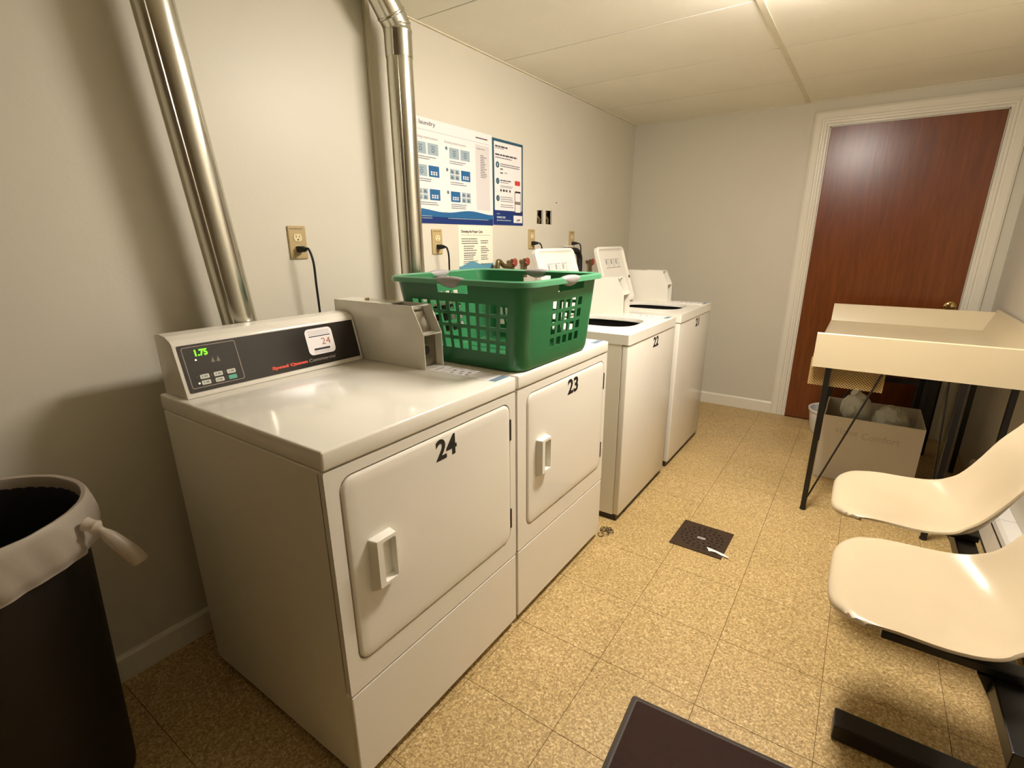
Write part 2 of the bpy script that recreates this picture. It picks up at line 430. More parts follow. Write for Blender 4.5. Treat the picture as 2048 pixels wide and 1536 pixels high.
# low heater cover along the right wall
t = thing('baseboard_heater', 'low white metal heater cover along the foot of the right wall', 'heater', (2.36, 1.6, 0))
bm = new(); hp = [(2.389, .012), (2.335, .012), (2.328, .03), (2.328, .185), (2.337, .2), (2.389, .2)]
for k in range(3):
    loft(bm, [[Vector((x, .66 + k * .72, z)) for x, z in hp], [Vector((x, .66 + (k + 1) * .72 - .003, z)) for x, z in hp]])
obj('cover', bm, M_heater, t)
bm = new(); box(bm, 2.3265, .7, .150, 2.3282, 2.8, .158); box(bm, 2.3265, .7, .03, 2.3282, 2.8, .04); obj('slot', bm, M_dark, t)

# ceiling lamp
t = thing('ceiling_lamp', 'white wraparound ceiling lamp above the aisle between machines and seats', 'lamp', LAMP)
lx, ly, lz = LAMP
bm = new(); box(bm, lx - .14, ly - .29, lz - .014, lx + .14, ly + .29, lz, .004); obj('lamp_body', bm, M_lampbody, t)
bm = new()
pr = [(-.115, 0), (-.11, -.03), (-.085, -.055), (.085, -.055), (.11, -.03), (.115, 0)]
loft(bm, [[Vector((lx + a, ly - .27, lz - .0141 + b)) for a, b in pr], [Vector((lx + a, ly + .27, lz - .0141 + b)) for a, b in pr]])
obj('diffuser', bm, M_diff, t)
# ---------------------------------------------------------------- ducts
def duct1():
    t = thing('exhaust_duct', 'leaning galvanised dryer duct behind machine 24', 'duct', (.12, .30, .12))
    p = lambda z: Vector((.118, .2825 + (1.03 - z) * .1, z))
    bm = new(); tube(bm, [p(.12), p(1.2), p(1.6), p(H + .01)], .0495, 40); obj('pipe', bm, M_duct, t, smooth=True)
    bm = new(); tube(bm, [p(1.045), p(1.05), p(1.056), p(1.06)], [.0496, .052, .052, .0496], 40, False); obj('joint_ring', bm, M_duct, t, smooth=True)
    bm = new(); a = [p(z) + Vector((.035, -.0375, 0)) for z in (.2, 2.17)]; tube(bm, a, .0022, 6); obj('seam', bm, M_duct, t)
duct1()
t = thing('exhaust_duct', 'upright galvanised dryer duct with an angled elbow behind the green basket', 'duct', (.12, 1.034, .12))
dx, dy = .12, 1.034
bm = new(); tube(bm, [(dx, dy, .12), (dx, dy, 1.0), (dx, dy, 2.0)], .0495, 40); obj('pipe', bm, M_duct, t, smooth=True)
bm = new(); tube(bm, [(dx, dy, 1.965), (dx, dy, 1.968), (dx, dy, 2.045), (dx, dy, 2.05), (dx, dy, 2.056), (dx, dy, 2.062)], [.0505, .0515, .0515, .0535, .0535, .051], 40); obj('collar', bm, M_duct, t, smooth=True)
bm = new(); tube(bm, [(dx, dy, 2.055), (dx, dy - .004, 2.072), (dx + .002, dy - .03, 2.10), (dx + .006, dy - .095, 2.17), (dx + .01, dy - .13, 2.21)], .051, 40); obj('elbow', bm, M_duct, t, smooth=True)
bm = new()
for q, d in (((dx, dy - .004, 2.072), (0, -.2, 1)), ((dx + .002, dy - .03, 2.10), (0, -.7, 1))):
    q = Vector(q); d = Vector(d).normalized(); tube(bm, [q - d * .005, q - d * .001, q + d * .003, q + d * .007], [.051, .0545, .0545, .051], 40, False)
obj('elbow_ring', bm, M_duct, t, smooth=True)
bm = new(); tube(bm, [(dx + .03, dy - .04, 1.0), (dx + .03, dy - .04, 1.96)], .002, 6); obj('seam', bm, M_duct, t)

# ---------------------------------------------------------------- washing machines and dryers
def console(t, y0, y1, xb, z=.914, panel=True, num=None, dark=True):
    prof = [(xb - .004, z), (xb + .125, z), (xb + .090, z + .141), (xb + .083, z + .149), (xb + .060, z + .160), (xb + .025, z + .164), (xb - .004, z + .160)]
    bm = new(); loft(bm, [[Vector((x, y0, q)) for x, q in prof], [Vector((x, y1, q)) for x, q in prof]])
    ed = [e for e in bm.edges]
    bmesh.ops.bevel(bm, geom=ed, offset=.004, segments=2, affect='EDGES', profile=.6)
    c = obj('console', bm, M_enamel, t, smooth=True)
    return c
def vault(t, y0, y1, xf, z=.914):
    """coin meter box: side plates, roof, shelf and recessed steel plates"""
    xb = xf - .43
    side = [(xb, z + .0005), (xf, z + .0005), (xf - .002, z + .112), (xf - .046, z + .199), (xb, z + .199)]
    T = .0035
    bm = new()
    for y in (y0, y1 - T):
        loft(bm, [[Vector((x, y, q)) for x, q in side], [Vector((x, y + T, q)) for x, q in side]])
    c = obj('coin_meter', bm, M_enamel, t)
    bm = new(); box(bm, xb, y0 + T, z + .195, xf - .17, y1 - T, z + .199); box(bm, xf - .052, y0 + T, z + .195, xf - .046, y1 - T, z + .199); pieces('roof_plate', bm, M_enamel, c)
    bm = new(); box(bm, xf - .07, y0 + T, z + .108, xf - .002, y1 - T, z + .112); obj('shelf', bm, M_enamel, c)
    bm = new(); loft(bm, [[Vector((x, y, q)) for x, q in ((xf - .040, z + .113), (xf - .037, z + .113), (xf - .069, z + .193), (xf - .072, z + .193))] for y in (y0 + T + .004, y1 - T - .012)])
    box(bm, xf - .034, y0 + T, z + .002, xf - .030, y1 - T, z + .1075); pieces('steel_plate', bm, M_coin, c)
    kf = Fr((xf - .030, y0 + .034, z + .055), (0, 1, 0), (0, 0, 1))
    bm = new(); lathe(bm, [(.020, 0), (.020, .003), (.016, .004), (.014, -.0) ], ax=kf, n=20, caps=(True, True)); obj('lock', bm, M_coin, c, smooth=True)
    bm = new(); lathe(bm, [(.0135, .0042), (.0135, .0046)], ax=kf, n=16, caps=(True, True)); obj('lock_hole', bm, M_dark, c)
    bm = new(); box(bm, xb + .01, y0 + T + .002, z + .0006, xf - .104, y1 - T - .002, z + .15); obj('mechanism', bm, M_black, c)
    kf = Fr((xb + .11, y1 - .03, z + .199), (1, 0, 0), (0, 1, 0))
    bm = new(); lathe(bm, [(.008, 0), (.008, .004), (.005, .006)], ax=kf, n=14, caps=(True, True)); obj('top_lock', bm, M_brass, c, smooth=True)
    return c
def top_sticker(t, xf, y0, y1, x0, z=.914):
    f = TF(z)
    x1 = xf - .012
    bm = new(); fbox(bm, f, x0, y0, .0002, x1, y1, .0006); st = obj('instruction_sticker', bm, M_paper, t)
    bm = new(); fbox(bm, f, x1 - .030, y0 + .002, .0006, x1 - .004, y1 - .002, .0009); obj('blue_band', bm, M_bluegrey, st)
    bm = new(); f2 = Fr((x0, y0, z), (0, 1, 0), (-1, 0, 0))  # reading from the front
    w = y1 - y0
    for q in (.05, .16):
        if x0 + q < x1 - .04: fbox(bm, f, x0 + q, y0 + .002, .0006, x0 + q + .0012, y1 - .012, .0008)
    fbox(bm, f, x0 + .05, y0 + .002, .0006, x1 - .07, y0 + .0032, .0008); fbox(bm, f, x0 + .05, y1 - .013, .0006, x1 - .07, y1 - .012, .0008)
    for q in (.085, .12, .145):
        if x0 + q < x1 - .05: plate(bm, f, circ(x0 + q, y0 + .018, .0065, n=12), (), .0006, .0009)
    for q in (.07, .10, .13): fbox(bm, f, x0 + q, y0 + .035, .0006, x0 + q + .012, y0 + .05, .0008)
    fbox(bm, f, x0 + .02, y0 + .01, .0006, x0 + .026, y0 + .05, .0008)
    for q in range(5): fbox(bm, f, x1 - .06 + q * .005, y0 + .006, .0006, x1 - .0585 + q * .005, y1 - .01, .0008)
    obj('printed_marks', bm, M_inkl, st, kind='stuff')

def dryer(num, y0, y1, label, dl, dr, xf=.8865, xb=.181, full=True):
    t = thing('clothes_dryer', label, 'dryer', ((xf + xb) / 2, (y0 + y1) / 2, 0), 'coin operated dryers')
    z = .914
    bm = new(); box(bm, xb, y0 + .001, .028, xf - .012, y1 - .001, .8695, .004)
    obj('cabinet', bm, M_side, t)
    bm = new(); box(bm, xb + .02, y0 + .03, .002, xf - .05, y1 - .03, .028); obj('toe_kick', bm, M_black, t)
    f = XF(xf)
    # front panel with a recessed opening for the door
    L, R_, zb, zt = y0 + dl, y0 + dr, .367, .838
    bm = new()
    plate(bm, f, rrect(y0 + .001, .294, y1 - .001, .8665, .004, 2), [rrect(L - .004, zb - .004, R_ + .004, zt + .004, .034, 6)], -.018, 0)
    obj('front_panel', bm, M_enamel, t)
    bm = new(); fbox(bm, f, L - .01, zb - .01, -.0165, R_ + .01, zt + .01, -.0125); obj('door_recess', bm, M_dark, t)
    bm = new(); box(bm, xf - .018, y0 + .001, .028, xf, y1 - .001, .2885, .003); obj('lower_panel', bm, M_enamel, t)
    # door: pillow shaped plate
    rr = lambda i, r: [p for p in rrect(L + i, zb + i, R_ - i, zt - i, r, 6)]
    bm = new()
    loft(bm, [[f(a, b, -.012) for a, b in rr(0, .031)], [f(a, b, 0.0) for a, b in rr(0, .031)], [f(a, b, .003) for a, b in rr(.003, .028)],
              [f(a, b, .0045) for a, b in rr(.009, .024)], [f(a, b, .0052) for a, b in rr(.03, .012)]])
    door = obj('door', bm, M_enamel, t, smooth=True)
    # handle
    h0, h1, v0, v1 = L + .047, L + .117, .533, .672
    hf = Fr((xf + .005, 0, 0), (0, 1, 0), (0, 0, 1))
    q = lambda a0, b0, a1, b1, r, c: [hf(a, b, c) for a, b in rrect(a0, b0, a1, b1, r, 4)]
    bm = new()
    loft(bm, [q(h0, v0, h1, v1, .006, -.001), q(h0 + .004, v0 + .004, h1 - .001, v1 - .002, .005, .010),
              q(h0 + .010, v0 + .012, h1 - .002, v1 - .004, .004, .022),
              q(h0 + .026, v0 + .020, h1 - .006, v1 - .013, .005, .022), q(h0 + .030, v0 + .024, h1 - .006, v1 - .018, .004, .003)])
    obj('door_handle', bm, M_wplastic, door, smooth=True)
    for zz in (.752, .445):
        bm = new(); fbox(bm, f, R_ - .0035, zz - .034, -.004, R_ + .0055, zz + .034, .004); obj('hinge', bm, M_black, door)
    text('number_decal', str(num), .08, Fr((xf + .0052, 0, 0), (0, 1, 0), (0, 0, 1)), M_num, door, y0 + .318, .772, .0022, width=.078, height=.057)
    # top
    bm = new(); box(bm, xb - .004, y0 - .0015 + .002, .870, xf + .003, y1 + .0015 - .002, z, .006, 3)
    obj('top_panel', bm, M_top, t, smooth=True)
    w = y1 - y0
    c = console(t, y0 + .018, y0 + .588 * w / .68, .18)
    up = Vector((-.035, 0, .141)).normalized()
    pf = Fr((.305, y0, z), (0, 1, 0), up)
    bm = new(); plate(bm, pf, rrect(.028, .014, .578, .140, .003, 2), (), .0002, .0016); cp = obj('control_panel', bm, M_panelblk, c)
    bm = new(); plate(bm, pf, rrect(.036, .024, .175, .134, .005, 3), [rrect(.0375, .0255, .1735, .1325, .004, 3)], .0016, .0020); obj('outline', bm, M_outline, cp)
    text('price_display', '1.75', .02, pf, M_digit, cp, .066, .107, .0007, width=.032, height=.0175, c=.0020)
    bm = new()
    for a, b in ((.064, .098), (.056, .036)): plate(bm, pf, circ(a, b, .0024, n=12), (), .0016, .0022)
    pieces('indicator_light', bm, M_led, cp)
    bm = new()
    for a, b in ((.056, .053), (.091, .052), (.127, .053), (.127, .036), (.092, .036)): plate(bm, pf, circ(a, b, .0013, n=8), (), .0016, .0020)
    for a in (.100, .114): plate(bm, pf, [(a, .085), (a + .006, .100), (a + .010, .085)], (), .0016, .0019)
    pieces('legend_mark', bm, M_greyprint, cp)
    for a, b, mm in ((.062, .046, M_btn), (.097, .046, M_btn), (.132, .046, M_btn), (.062, .030, M_btn), (.097, .030, M_btn), (.132, .030, M_teal)):
        bm = new(); plate(bm, pf, rrect(a, b, a + .023, b + .0115, .0025, 3), (), .0016, .0026)
        k = obj('button', bm, mm, cp, label='teal start button' if mm is M_teal else None)
    bm = new()
    for a, b in ((.062, .046), (.097, .046), (.132, .046), (.062, .030), (.097, .030)):
        fbox(bm, pf, a + .005, b + .003, .0026, a + .0065, b + .009, .0028)
        for q_ in (.004, .0065): fbox(bm, pf, a + .010, b + q_, .0026, a + .019, b + q_ + .0014, .0028)
    obj('button_print', bm, M_ink, cp, kind='stuff')
    text('brand_lettering', 'Speed Queen', .014, pf, M_red, cp, .259, .0255, .0009, width=.118, height=.0125, c=.0019)
    text('type_lettering', 'Commercial', .012, pf, M_greyprint, cp, .382, .0275, .0003, width=.098, height=.0105, c=.0019)
    # machine sticker
    bm = new(); plate(bm, pf, rrect(.391, .047, .489, .130, .014, 5), (), .0016, .0021); st = obj('machine_sticker', bm, M_paper, cp, label='white rounded sticker with number %d' % num)
    text('sticker_number', str(num), .03, pf, M_orange, st, .443, .076, 0, width=.033, height=.021, c=.0023)
    bm = new(); fbox(bm, pf, .411, .0605, .0021, .469, .067, .0024)
    fbox(bm, pf, .402, .1035, .0021, .480, .1065, .0024); obj('black_bar', bm, M_num, st)
    bm = new(); strips(bm, pf, .402, .482, .122, 3, .0052, .0014, .0021, .1); strips(bm, pf, .408, .47, .057, 2, .004, .0012, .0021, .1)
    obj('small_print', bm, M_inkl, st, kind='stuff')
    vault(t, y0 + .592 * w / .68, y1 - .001 - .0015, .60)
    top_sticker(t, xf, y0 + .598 * w / .68, y1 - .006, .605)
    return t
Y24 = (0.0, .680); Y23 = (.690, 1.352)
dryer(24, *Y24, 'white front-loading coin dryer numbered 24, nearest the camera', .037, .646)
dryer(23, *Y23, 'white front-loading coin dryer numbered 23 under the green laundry basket', .055, .630)

def washer(num, y0, label, lidy, xf=.9123, xb=.207, wd=.6476):
    y1 = y0 + wd; z = .914
    t = thing('washing_machine', label, 'washer', ((xf + xb) / 2, (y0 + y1) / 2, 0), 'coin operated top loading washers')
    bm = new(); box(bm, xb, y0 + .001, .030, xf - .030, y1 - .001, .87, .002)
    bmesh.ops.delete(bm, geom=[q for q in bm.faces if q.normal.z > .9], context='FACES'); obj('cabinet', bm, M_side, t)
    bm = new(); box(bm, xf - .029, y0 + .0005, .034, xf, y1 - .0005, .8655, .005, 3); obj('front_panel', bm, M_enamel, t, smooth=True)
    bm = new(); box(bm, xb + .01, y0 + .006, .001, xf - .014, y1 - .006, .030); obj('toe_kick', bm, M_black, t)
    # top with tub opening
    f = TF(z)
    ox0, ox1, oy0, oy1 = .44, xf - .080, y0 + .168, y1 - .165
    n = 28; hole = []
    for i in range(n):
        a = 2 * PI * i / n; ca, sa = math.cos(a), math.sin(a)
        px = (ox0 + ox1) / 2 + (ox1 - ox0) / 2 * math.copysign(abs(ca) ** .62, ca); py = (oy0 + oy1) / 2 + (oy1 - oy0) / 2 * math.copysign(abs(sa) ** .62, sa)
        hole.append((px, py))
    bm = new(); plate(bm, f, rrect(xb - .003, y0 - .001, xf + .004, y1 + .001, .008, 3), [hole], -.008, 0)
    plate(bm, f, rrect(xb - .003, y0 - .001, xf + .004, y1 + .001, .008, 3), [rrect(xb + .01, y0 + .015, xf - .015, y1 - .015, .01, 3)], -.044, -.008)
    obj('top_panel', bm, M_top, t)
    bm = new(); cxm, cym = (ox0 + ox1) / 2, (oy0 + oy1) / 2
    sc = lambda k, zz: [Vector((cxm + (a - cxm) * k, cym + (b - cym) * k, z + zz)) for a, b in hole]
    loft(bm, [sc(.998, -.001), sc(.992, -.005), sc(.985, -.016), sc(.985, -.018)], False, False); obj('opening_ring', bm, M_wplastic, t, smooth=True)
    bm = new(); loft(bm, [sc(1.0, -.020), sc(1.05, -.034), sc(1.0, -.35), sc(.8, -.37)], False, True); obj('tub', bm, M_tubshade, t, smooth=True)
    # raised deck rail beside the opening
    bm = new(); box(bm, .42, y1 - .135, z + .0004, xf - .02, y1 - .130, z + .004, .001); obj('deck_rail', bm, M_top, t)
    # console behind the lid
    console(t, y0 + .01, y1 - .095, .225)
    # lid: dished plate with a raised border, leaning back
    a0, a1 = lidy
    hx, hz = .425, z + .004; tx, tz = .315, z + .350
    up = Vector((tx - hx, 0, tz - hz)); lh = up.length
    lf = Fr((hx, 0, hz), (0, 1, 0), up)
    bm = new()
    R = lambda i, r, c: [lf(a, b, c) for a, b in rrect(a0 + i, i, a1 - i, lh - i, r, 5)]
    loft(bm, [R(.004, .03, -.014), R(0, .034, -.010), R(0, .034, .010), R(.004, .032, .014), R(.014, .028, .014), R(.020, .024, .006), R(.030, .02, .002)])
    lid = obj('lid', bm, M_enamel, t, smooth=True)
    bm = new()
    for k in range(3):
        c0 = a0 + .10 + k * .075
        fbox(bm, lf, c0, lh - .135, .002, c0 + .066, lh - .130, .0026); fbox(bm, lf, c0, lh - .082, .002, c0 + .066, lh - .078, .0026)
        plate(bm, lf, [(c0 + .005, lh - .085), (c0 + .028, lh - .085), (c0 + .02, lh - .112), (c0 + .005, lh - .112)], (), .002, .0026)
        strips(bm, lf, c0 + .034, c0 + .064, lh - .090, 5, .008, .0025, .002, .2)
    obj('lid_pictogram', bm, M_inkl, lid, kind='stuff')
    bm = new()
    for a in (a0 + .016, a1 - .016): fbox(bm, lf, a - .004, .15, .013, a + .004, .166, .017)
    pieces('lid_bumper', bm, M_rubber, lid)
    vault(t, y1 - .090, y1 - .003, xf - .262)
    top_sticker(t, xf, y1 - .085, y1 - .012, xf - .255)
    text('number_decal', str(num), .07, XF(xf), M_num, t, y0 + .318, .806, .0022, width=.075, height=.050)
    return t
washer(22, 1.5127, 'white top-loading washer numbered 22 with its lid up, beside the green basket', (1.668, 2.078))
washer(21, 2.2466, 'white top-loading washer numbered 21, farthest machine in the row', (2.375, 2.785))

# ---------------------------------------------------------------- outlets, cords
def outlet(y, z0, label, cord, clabel):
    t = thing('wall_outlet', label, 'outlet', (.001, y, z0))
    f = Fr((.0005, y, z0), (0, 1, 0), (0, 0, 1))
    bm = new(); rr = lambda i, c: [f(a, b, c) for a, b in rrect(-.035 + i, i, .035 - i, .114 - i, .004, 3)]
    loft(bm, [rr(0, 0), rr(0, .004), rr(.003, .006)]); obj('cover_plate', bm, M_beige, t)
    for b0 in (.074, .034):
        bm = new(); plate(bm, f, [(a, b0 + b) for a, b in [(.0165 * math.cos(q * PI / 12), max(-.0125, min(.0125, .0165 * math.sin(q * PI / 12)))) for q in range(24)]], (), .006, .0078); rc = obj('receptacle', bm, M_beigel, t)
        bm = new(); fbox(bm, f, -.0075, b0, .0078, -.0055, b0 + .008, .0081); fbox(bm, f, .0055, b0, .0078, .0075, b0 + .007, .0081)
        plate(bm, f, circ(0, b0 - .007, .0028, n=10), (), .0078, .0081); obj('slot', bm, M_dark, rc)
    text('plate_lettering', 'MACHINE ONLY', .008, f, M_ink, t, -.027, .102, .0, width=.05, height=.004, c=.0062)
    # cord with moulded plug
    c = thing('power_cord', clabel, 'cord', (.03, y, z0 + .02))
    pz = z0 + .034
    bm = new(); loft(bm, [[Vector((x, y + a, pz + b)) for a, b in rrect(-w, -h, w, h, .004, 2)] for x, w, h in ((.0095, .013, .011), (.024, .013, .011), (.034, .009, .009), (.047, .006, .007))])
    obj('plug', bm, M_rubber, c, smooth=True)
    bm = new(); tube(bm, smooth_path([(.044, y, pz)] + cord, 6), .0042, 8); obj('cable', bm, M_rubber, c, smooth=True)
outlet(.588, 1.247, 'beige wall outlet behind dryer 24, left of the upright duct', [(.062, .590, 1.280), (.068, .598, 1.235), (.066, .600, 1.16), (.062, .604, 1.06), (.06, .606, .9)], 'black cord plugged in behind dryer 24')
outlet(1.318, 1.246, 'beige wall outlet beside the cream leaflet, above the green basket', [(.062, 1.318, 1.276), (.068, 1.323, 1.243), (.065, 1.327, 1.18), (.06, 1.33, 1.0), (.06, 1.33, .9)], 'black cord plugged in just left of the leaflet')
outlet(2.15, 1.257, 'beige wall outlet under the two wall cut-outs', [(.062, 2.153, 1.288), (.068, 2.165, 1.262), (.066, 2.17, 1.2), (.06, 2.17, 1.0)], 'black cord plugged in below the two wall cut-outs')
outlet(2.66, 1.252, 'beige wall outlet nearest the back corner', [(.062, 2.664, 1.283), (.068, 2.672, 1.262), (.066, 2.68, 1.2), (.06, 2.68, 1.0)], 'black cord plugged in nearest the back corner')

# ---------------------------------------------------------------- wall cut-outs, plumbing
for (a0, a1, lab) in ((2.216, 2.284, 'square hole cut in the wall with rusty pipe, left of the pair'), (2.318, 2.393, 'square hole cut in the wall with rusty pipe, right of the pair')):
    t = thing('wall_cutout', lab, 'wall hole', (-.03, (a0 + a1) / 2, 1.40))
    bm = new(); tube(bm, [(-.030, a0 + .02, 1.39), (-.030, a0 + .022, 1.5)], .011, 10); obj('pipe', bm, M_rust, t, smooth=True)
    bm = new(); tube(bm, smooth_path([(-.025, a0 + .045, 1.39), (-.018, a0 + .048, 1.43), (-.030, a0 + .036, 1.455), (-.025, a0 + .05, 1.49)]), .010, 8); obj('fitting', bm, M_pipebr, t, smooth=True)
    bm = new(); box(bm, -.045, a0 + .003, 1.405, -.042, a1 - .003, 1.44); obj('lath', bm, M_rust, t)
def valve(y, z, label, col=M_valve):
    t = thing('water_valve', label, 'valve', (.02, y, z))
    bm = new(); tube(bm, [(.0, y, z), (.045, y, z)], .011, 12); tube(bm, [(.035, y, z - .09), (.035, y, z + .018)], .012, 12); obj('body', bm, M_pipebr, t, smooth=True)
    vf = Fr((.045, y, z), (0, 1, 0), (0, 0, 1))
    bm = new(); n = 10; pts = [((.024 if k % 2 else .019) * math.cos(2 * PI * k / 20), (.024 if k % 2 else .019) * math.sin(2 * PI * k / 20)) for k in range(20)]
    loft(bm, [[vf(a * s, b * s, c) for a, b in pts] for s, c in ((.8, 0), (1, .004), (1, .010), (.75, .014))]); obj('handle', bm, col, t, smooth=True)
valve(1.90, 1.188, 'red round valve handle above the basket, left of the pair')
valve(2.03, 1.188, 'red round valve handle hard against the open lid of washer 22')
valve(2.90, 1.155, 'red round valve handle left of the open lid of washer 21')
t = thing('drain_standpipe', 'pale grey drain fitting on the wall above the basket rim', 'pipe', (.04, 1.76, 1.0))
bm = new(); tube(bm, smooth_path([(.05, 1.735, .95), (.05, 1.735, 1.17), (.05, 1.75, 1.198), (.05, 1.775, 1.185), (.05, 1.80, 1.172), (.05, 1.86, 1.17)]), .013, 12); obj('pipe', bm, M_pipebr, t, smooth=True)
t = thing('drain_hose', 'thick black drain hose looping over between the two washer lids', 'hose', (.08, 2.6, .95))
bm = new(); tube(bm, smooth_path([(.075, 2.50, 1.205), (.075, 2.535, 1.235), (.078, 2.592, 1.238), (.08, 2.632, 1.205), (.08, 2.640, 1.15), (.08, 2.636, 1.05), (.08, 2.636, .9)]), .019, 14); obj('hose', bm, M_rubber, t, smooth=True)
t = thing('laundry_standpipe', 'white plastic standpipe box behind the black drain hose', 'pipe', (.03, 2.58, 1.0))
bm = new(); tube(bm, [(.075, 2.50, .95), (.075, 2.50, 1.19)], .024, 16); obj('pipe', bm, M_wplastic, t, smooth=True)
bm = new(); box(bm, .001, 2.55, 1.262, .03, 2.64, 1.272, .002); obj('ledge', bm, M_wplastic, t)

# ---------------------------------------------------------------- posters
def sheet(name, label, cat, y0, y1, z0, z1, m, thick=.0012, off=.0004):
    t = thing(name, label, cat, (off, (y0 + y1) / 2, z0))
    f = Fr((off + thick, y0, z0), (0, 1, 0), (0, 0, 1))
    bm = new(); fbox(bm, f, 0, 0, -thick, y1 - y0, z1 - z0, 0); obj('sheet', bm, m, t)
    return t, f
def rects(t, f, name, m, L, c=.0002):
    for a0, b0, a1, b1 in L:
        bm = new(); fbox(bm, f, a0, b0, c, a1, b1, c + .0003); o = obj(name, bm, m, t)
    return o
# large laundry poster
t, f = sheet('instruction_poster', 'wide white laundry instruction poster with a blue footer', 'poster', 1.105, 1.766, 1.385, 1.824, M_pwhite)
Wd, Ht = .661, .439
rects(t, f, 'footer', M_pnavy, [(0, 0, Wd, .052)])
bm = new(); n = 20
pts = [(0 + Wd * k / n, .052 + .006 + .007 * math.sin(k * .55)) for k in range(n + 1)]
plate(bm, f, [(0, .03)] + [(Wd, .03)] + list(reversed(pts)), (), .0003, .0006); obj('footer_wave', bm, M_pblue, t)
text('title', 'Basic laundry', .03, f, M_ink, t, .055, .405, 0, width=.183, height=.023)
text('heading', 'Washing instructions', .015, f, M_inkl, t, .085, .353, 0, width=.165, height=.013)
text('heading', 'Drying instructions', .015, f, M_inkl, t, .295, .353, 0, width=.154, height=.013)
rects(t, f, 'rule_line', M_inkl, [(.03, .3895, .636, .3907)])
rects(t, f, 'side_box', M_plgrey, [(.524, .073, .636, .380)])
text('heading', 'Helpful hints', .01, f, M_ink, t, .531, .358, 0, width=.07, height=.008, c=.0006)
rects(t, f, 'logo_bar', M_ink, [(.528, .409, .624, .414)])
bm = new()
strips(bm, f, .562, .615, .335, 14, .0078, .0028, .0005, .5)
for zz in (.293, .201, .102):
    strips(bm, f, .085, .245, zz - .010, 2, .0085, .0028, .0003, .35)
    strips(bm, f, .328, .462, zz - .010, 3 if zz < .2 else 2, .0085, .0028, .0003, .3)
obj('small_print', bm, M_ink, t, kind='stuff')
G, Bl = [], []
for r, zz in enumerate((.293, .201, .102)):
    for k in range(4):
        a = (.102, .182, .327, .408)[k]; w_, h_ = .069, .047
        cell = (a, zz, a + w_, zz + h_)
        if r == 0: G.append(cell)
        elif (r, k) in ((1, 1), (1, 3), (2, 1), (2, 2)): Bl.append(cell)
        elif (r, k) in ((1, 0),): G.append(cell)
        else:
            for qx in (0, 1):
                for qz in (0, 1): G.append((a + qx * .036, zz + qz * .025, a + qx * .036 + .032, zz + qz * .025 + .022))
rects(t, f, 'picture', M_pgrey, G); rects(t, f, 'blue_picture', M_pblue, Bl)
bm = new()
for a, b, c, d in Bl:
    for i in range(3):
        for j in range(2): fbox(bm, f, a + .013 + i * .016, b + .008 + j * .009, .0005, a + .023 + i * .016, b + .0145 + j * .009, .0008)
obj('picture_button', bm, M_pwhite, t, kind='stuff')
bm = new()
for a, b, c, d in G:
    if c - a > .05:
        plate(bm, f, circ((a + c) / 2, (b + d) / 2 - .004, .010, n=14), [circ((a + c) / 2, (b + d) / 2 - .004, .006, n=14)], .0005, .0008)
        fbox(bm, f, a + .022, d - .014, .0005, c - .022, d - .011, .0008)
    else: plate(bm, f, [(a + .004, b + .004), (c - .006, b + .004), (c - .012, d - .008), (a + .010, d - .004)], (), .0005, .0008)
for zz in (.293, .201, .102): plate(bm, f, circ(.307, zz + .041, .008, n=12), (), .0003, .0007)
obj('picture_line', bm, mat('picture_ink', (90, 110, 122), .5), t, kind='stuff')
bm = new(); strips(bm, f, .30, .62, .028, 1, .006, .0035, .0007, .02); strips(bm, f, .04, .2, .034, 2, .009, .003, .0007, .1); obj('footer_print', bm, M_pgrey, t, kind='stuff')
# payment poster
t, f = sheet('payment_poster', 'tall white payment poster with a dark blue border', 'poster', 1.770, 2.056, 1.389, 1.817, M_pteal, .0016)
Wd, Ht = .286, .428
rects(t, f, 'footer', M_pnavy, [(0.0, 0.0, Wd, .080)])
rects(t, f, 'page', M_pwhite, [(.013, .076, Wd - .015, Ht - .014)], .0005)
rects(t, f, 'footer_box', M_pwhite, [(.190, .014, Wd - .008, .053)], .0005)
text('footer_word', 'APP', .02, f, M_num, t, .217, .022, .0004, width=.04, height=.012, c=.001)
bm = new()
for b in (.303, .223, .137): plate(bm, f, circ(.042, b, .0155, n=18), (), .0008, .0011)
pieces('step_disc', bm, M_pteal, t)
for s, b in (('1', .303), ('2', .223), ('3', .137)): text('step_number', s, .02, f, M_pwhite, t, .039, b - .007, 0, width=.005, height=.014, c=.0012)
bm = new(); strips(bm, f, .023, .137, .396, 1, .01, .008, .0008, .02); strips(bm, f, .023, .10, .384, 1, .01, .0025, .0008, .2)
strips(bm, f, .023, .227, .356, 1, .01, .008, .0008, .03); strips(bm, f, .023, .18, .340, 1, .01, .004, .0008, .1)
strips(bm, f, .066, .255, .311, 2, .010, .004, .0008, .1); strips(bm, f, .066, .17, .231, 1, .010, .006, .0008, .05); strips(bm, f, .066, .15, .219, 1, .010, .003, .0008, .1); strips(bm, f, .066, .19, .203, 2, .007, .0025, .0008, .2)
strips(bm, f, .066, .19, .146, 3, .0105, .003, .0008, .15); strips(bm, f, .066, .195, .106, 2, .010, .003, .0008, .1)
for a in (.064, .088, .115, .148): fbox(bm, f, a, .172, .0008, a + random.uniform(.012, .022), .184, .0011)
fbox(bm, f, .066, .281, .0008, .091, .287, .0011); fbox(bm, f, .066, .262, .0008, .091, .268, .0011); fbox(bm, f, .105, .266, .0008, .130, .269, .0011)
obj('small_print', bm, M_ink, t, kind='stuff')
bm = new(); plate(bm, f, rrect(.203, .212, .256, .236, .006, 3), (), .0008, .0012); obj('red_button', bm, M_pred, t)
bm = new(); plate(bm, f, rrect(.202, .062, .262, .182, .008, 4), (), .0008, .0013); ph = obj('phone_picture', bm, M_num, t)
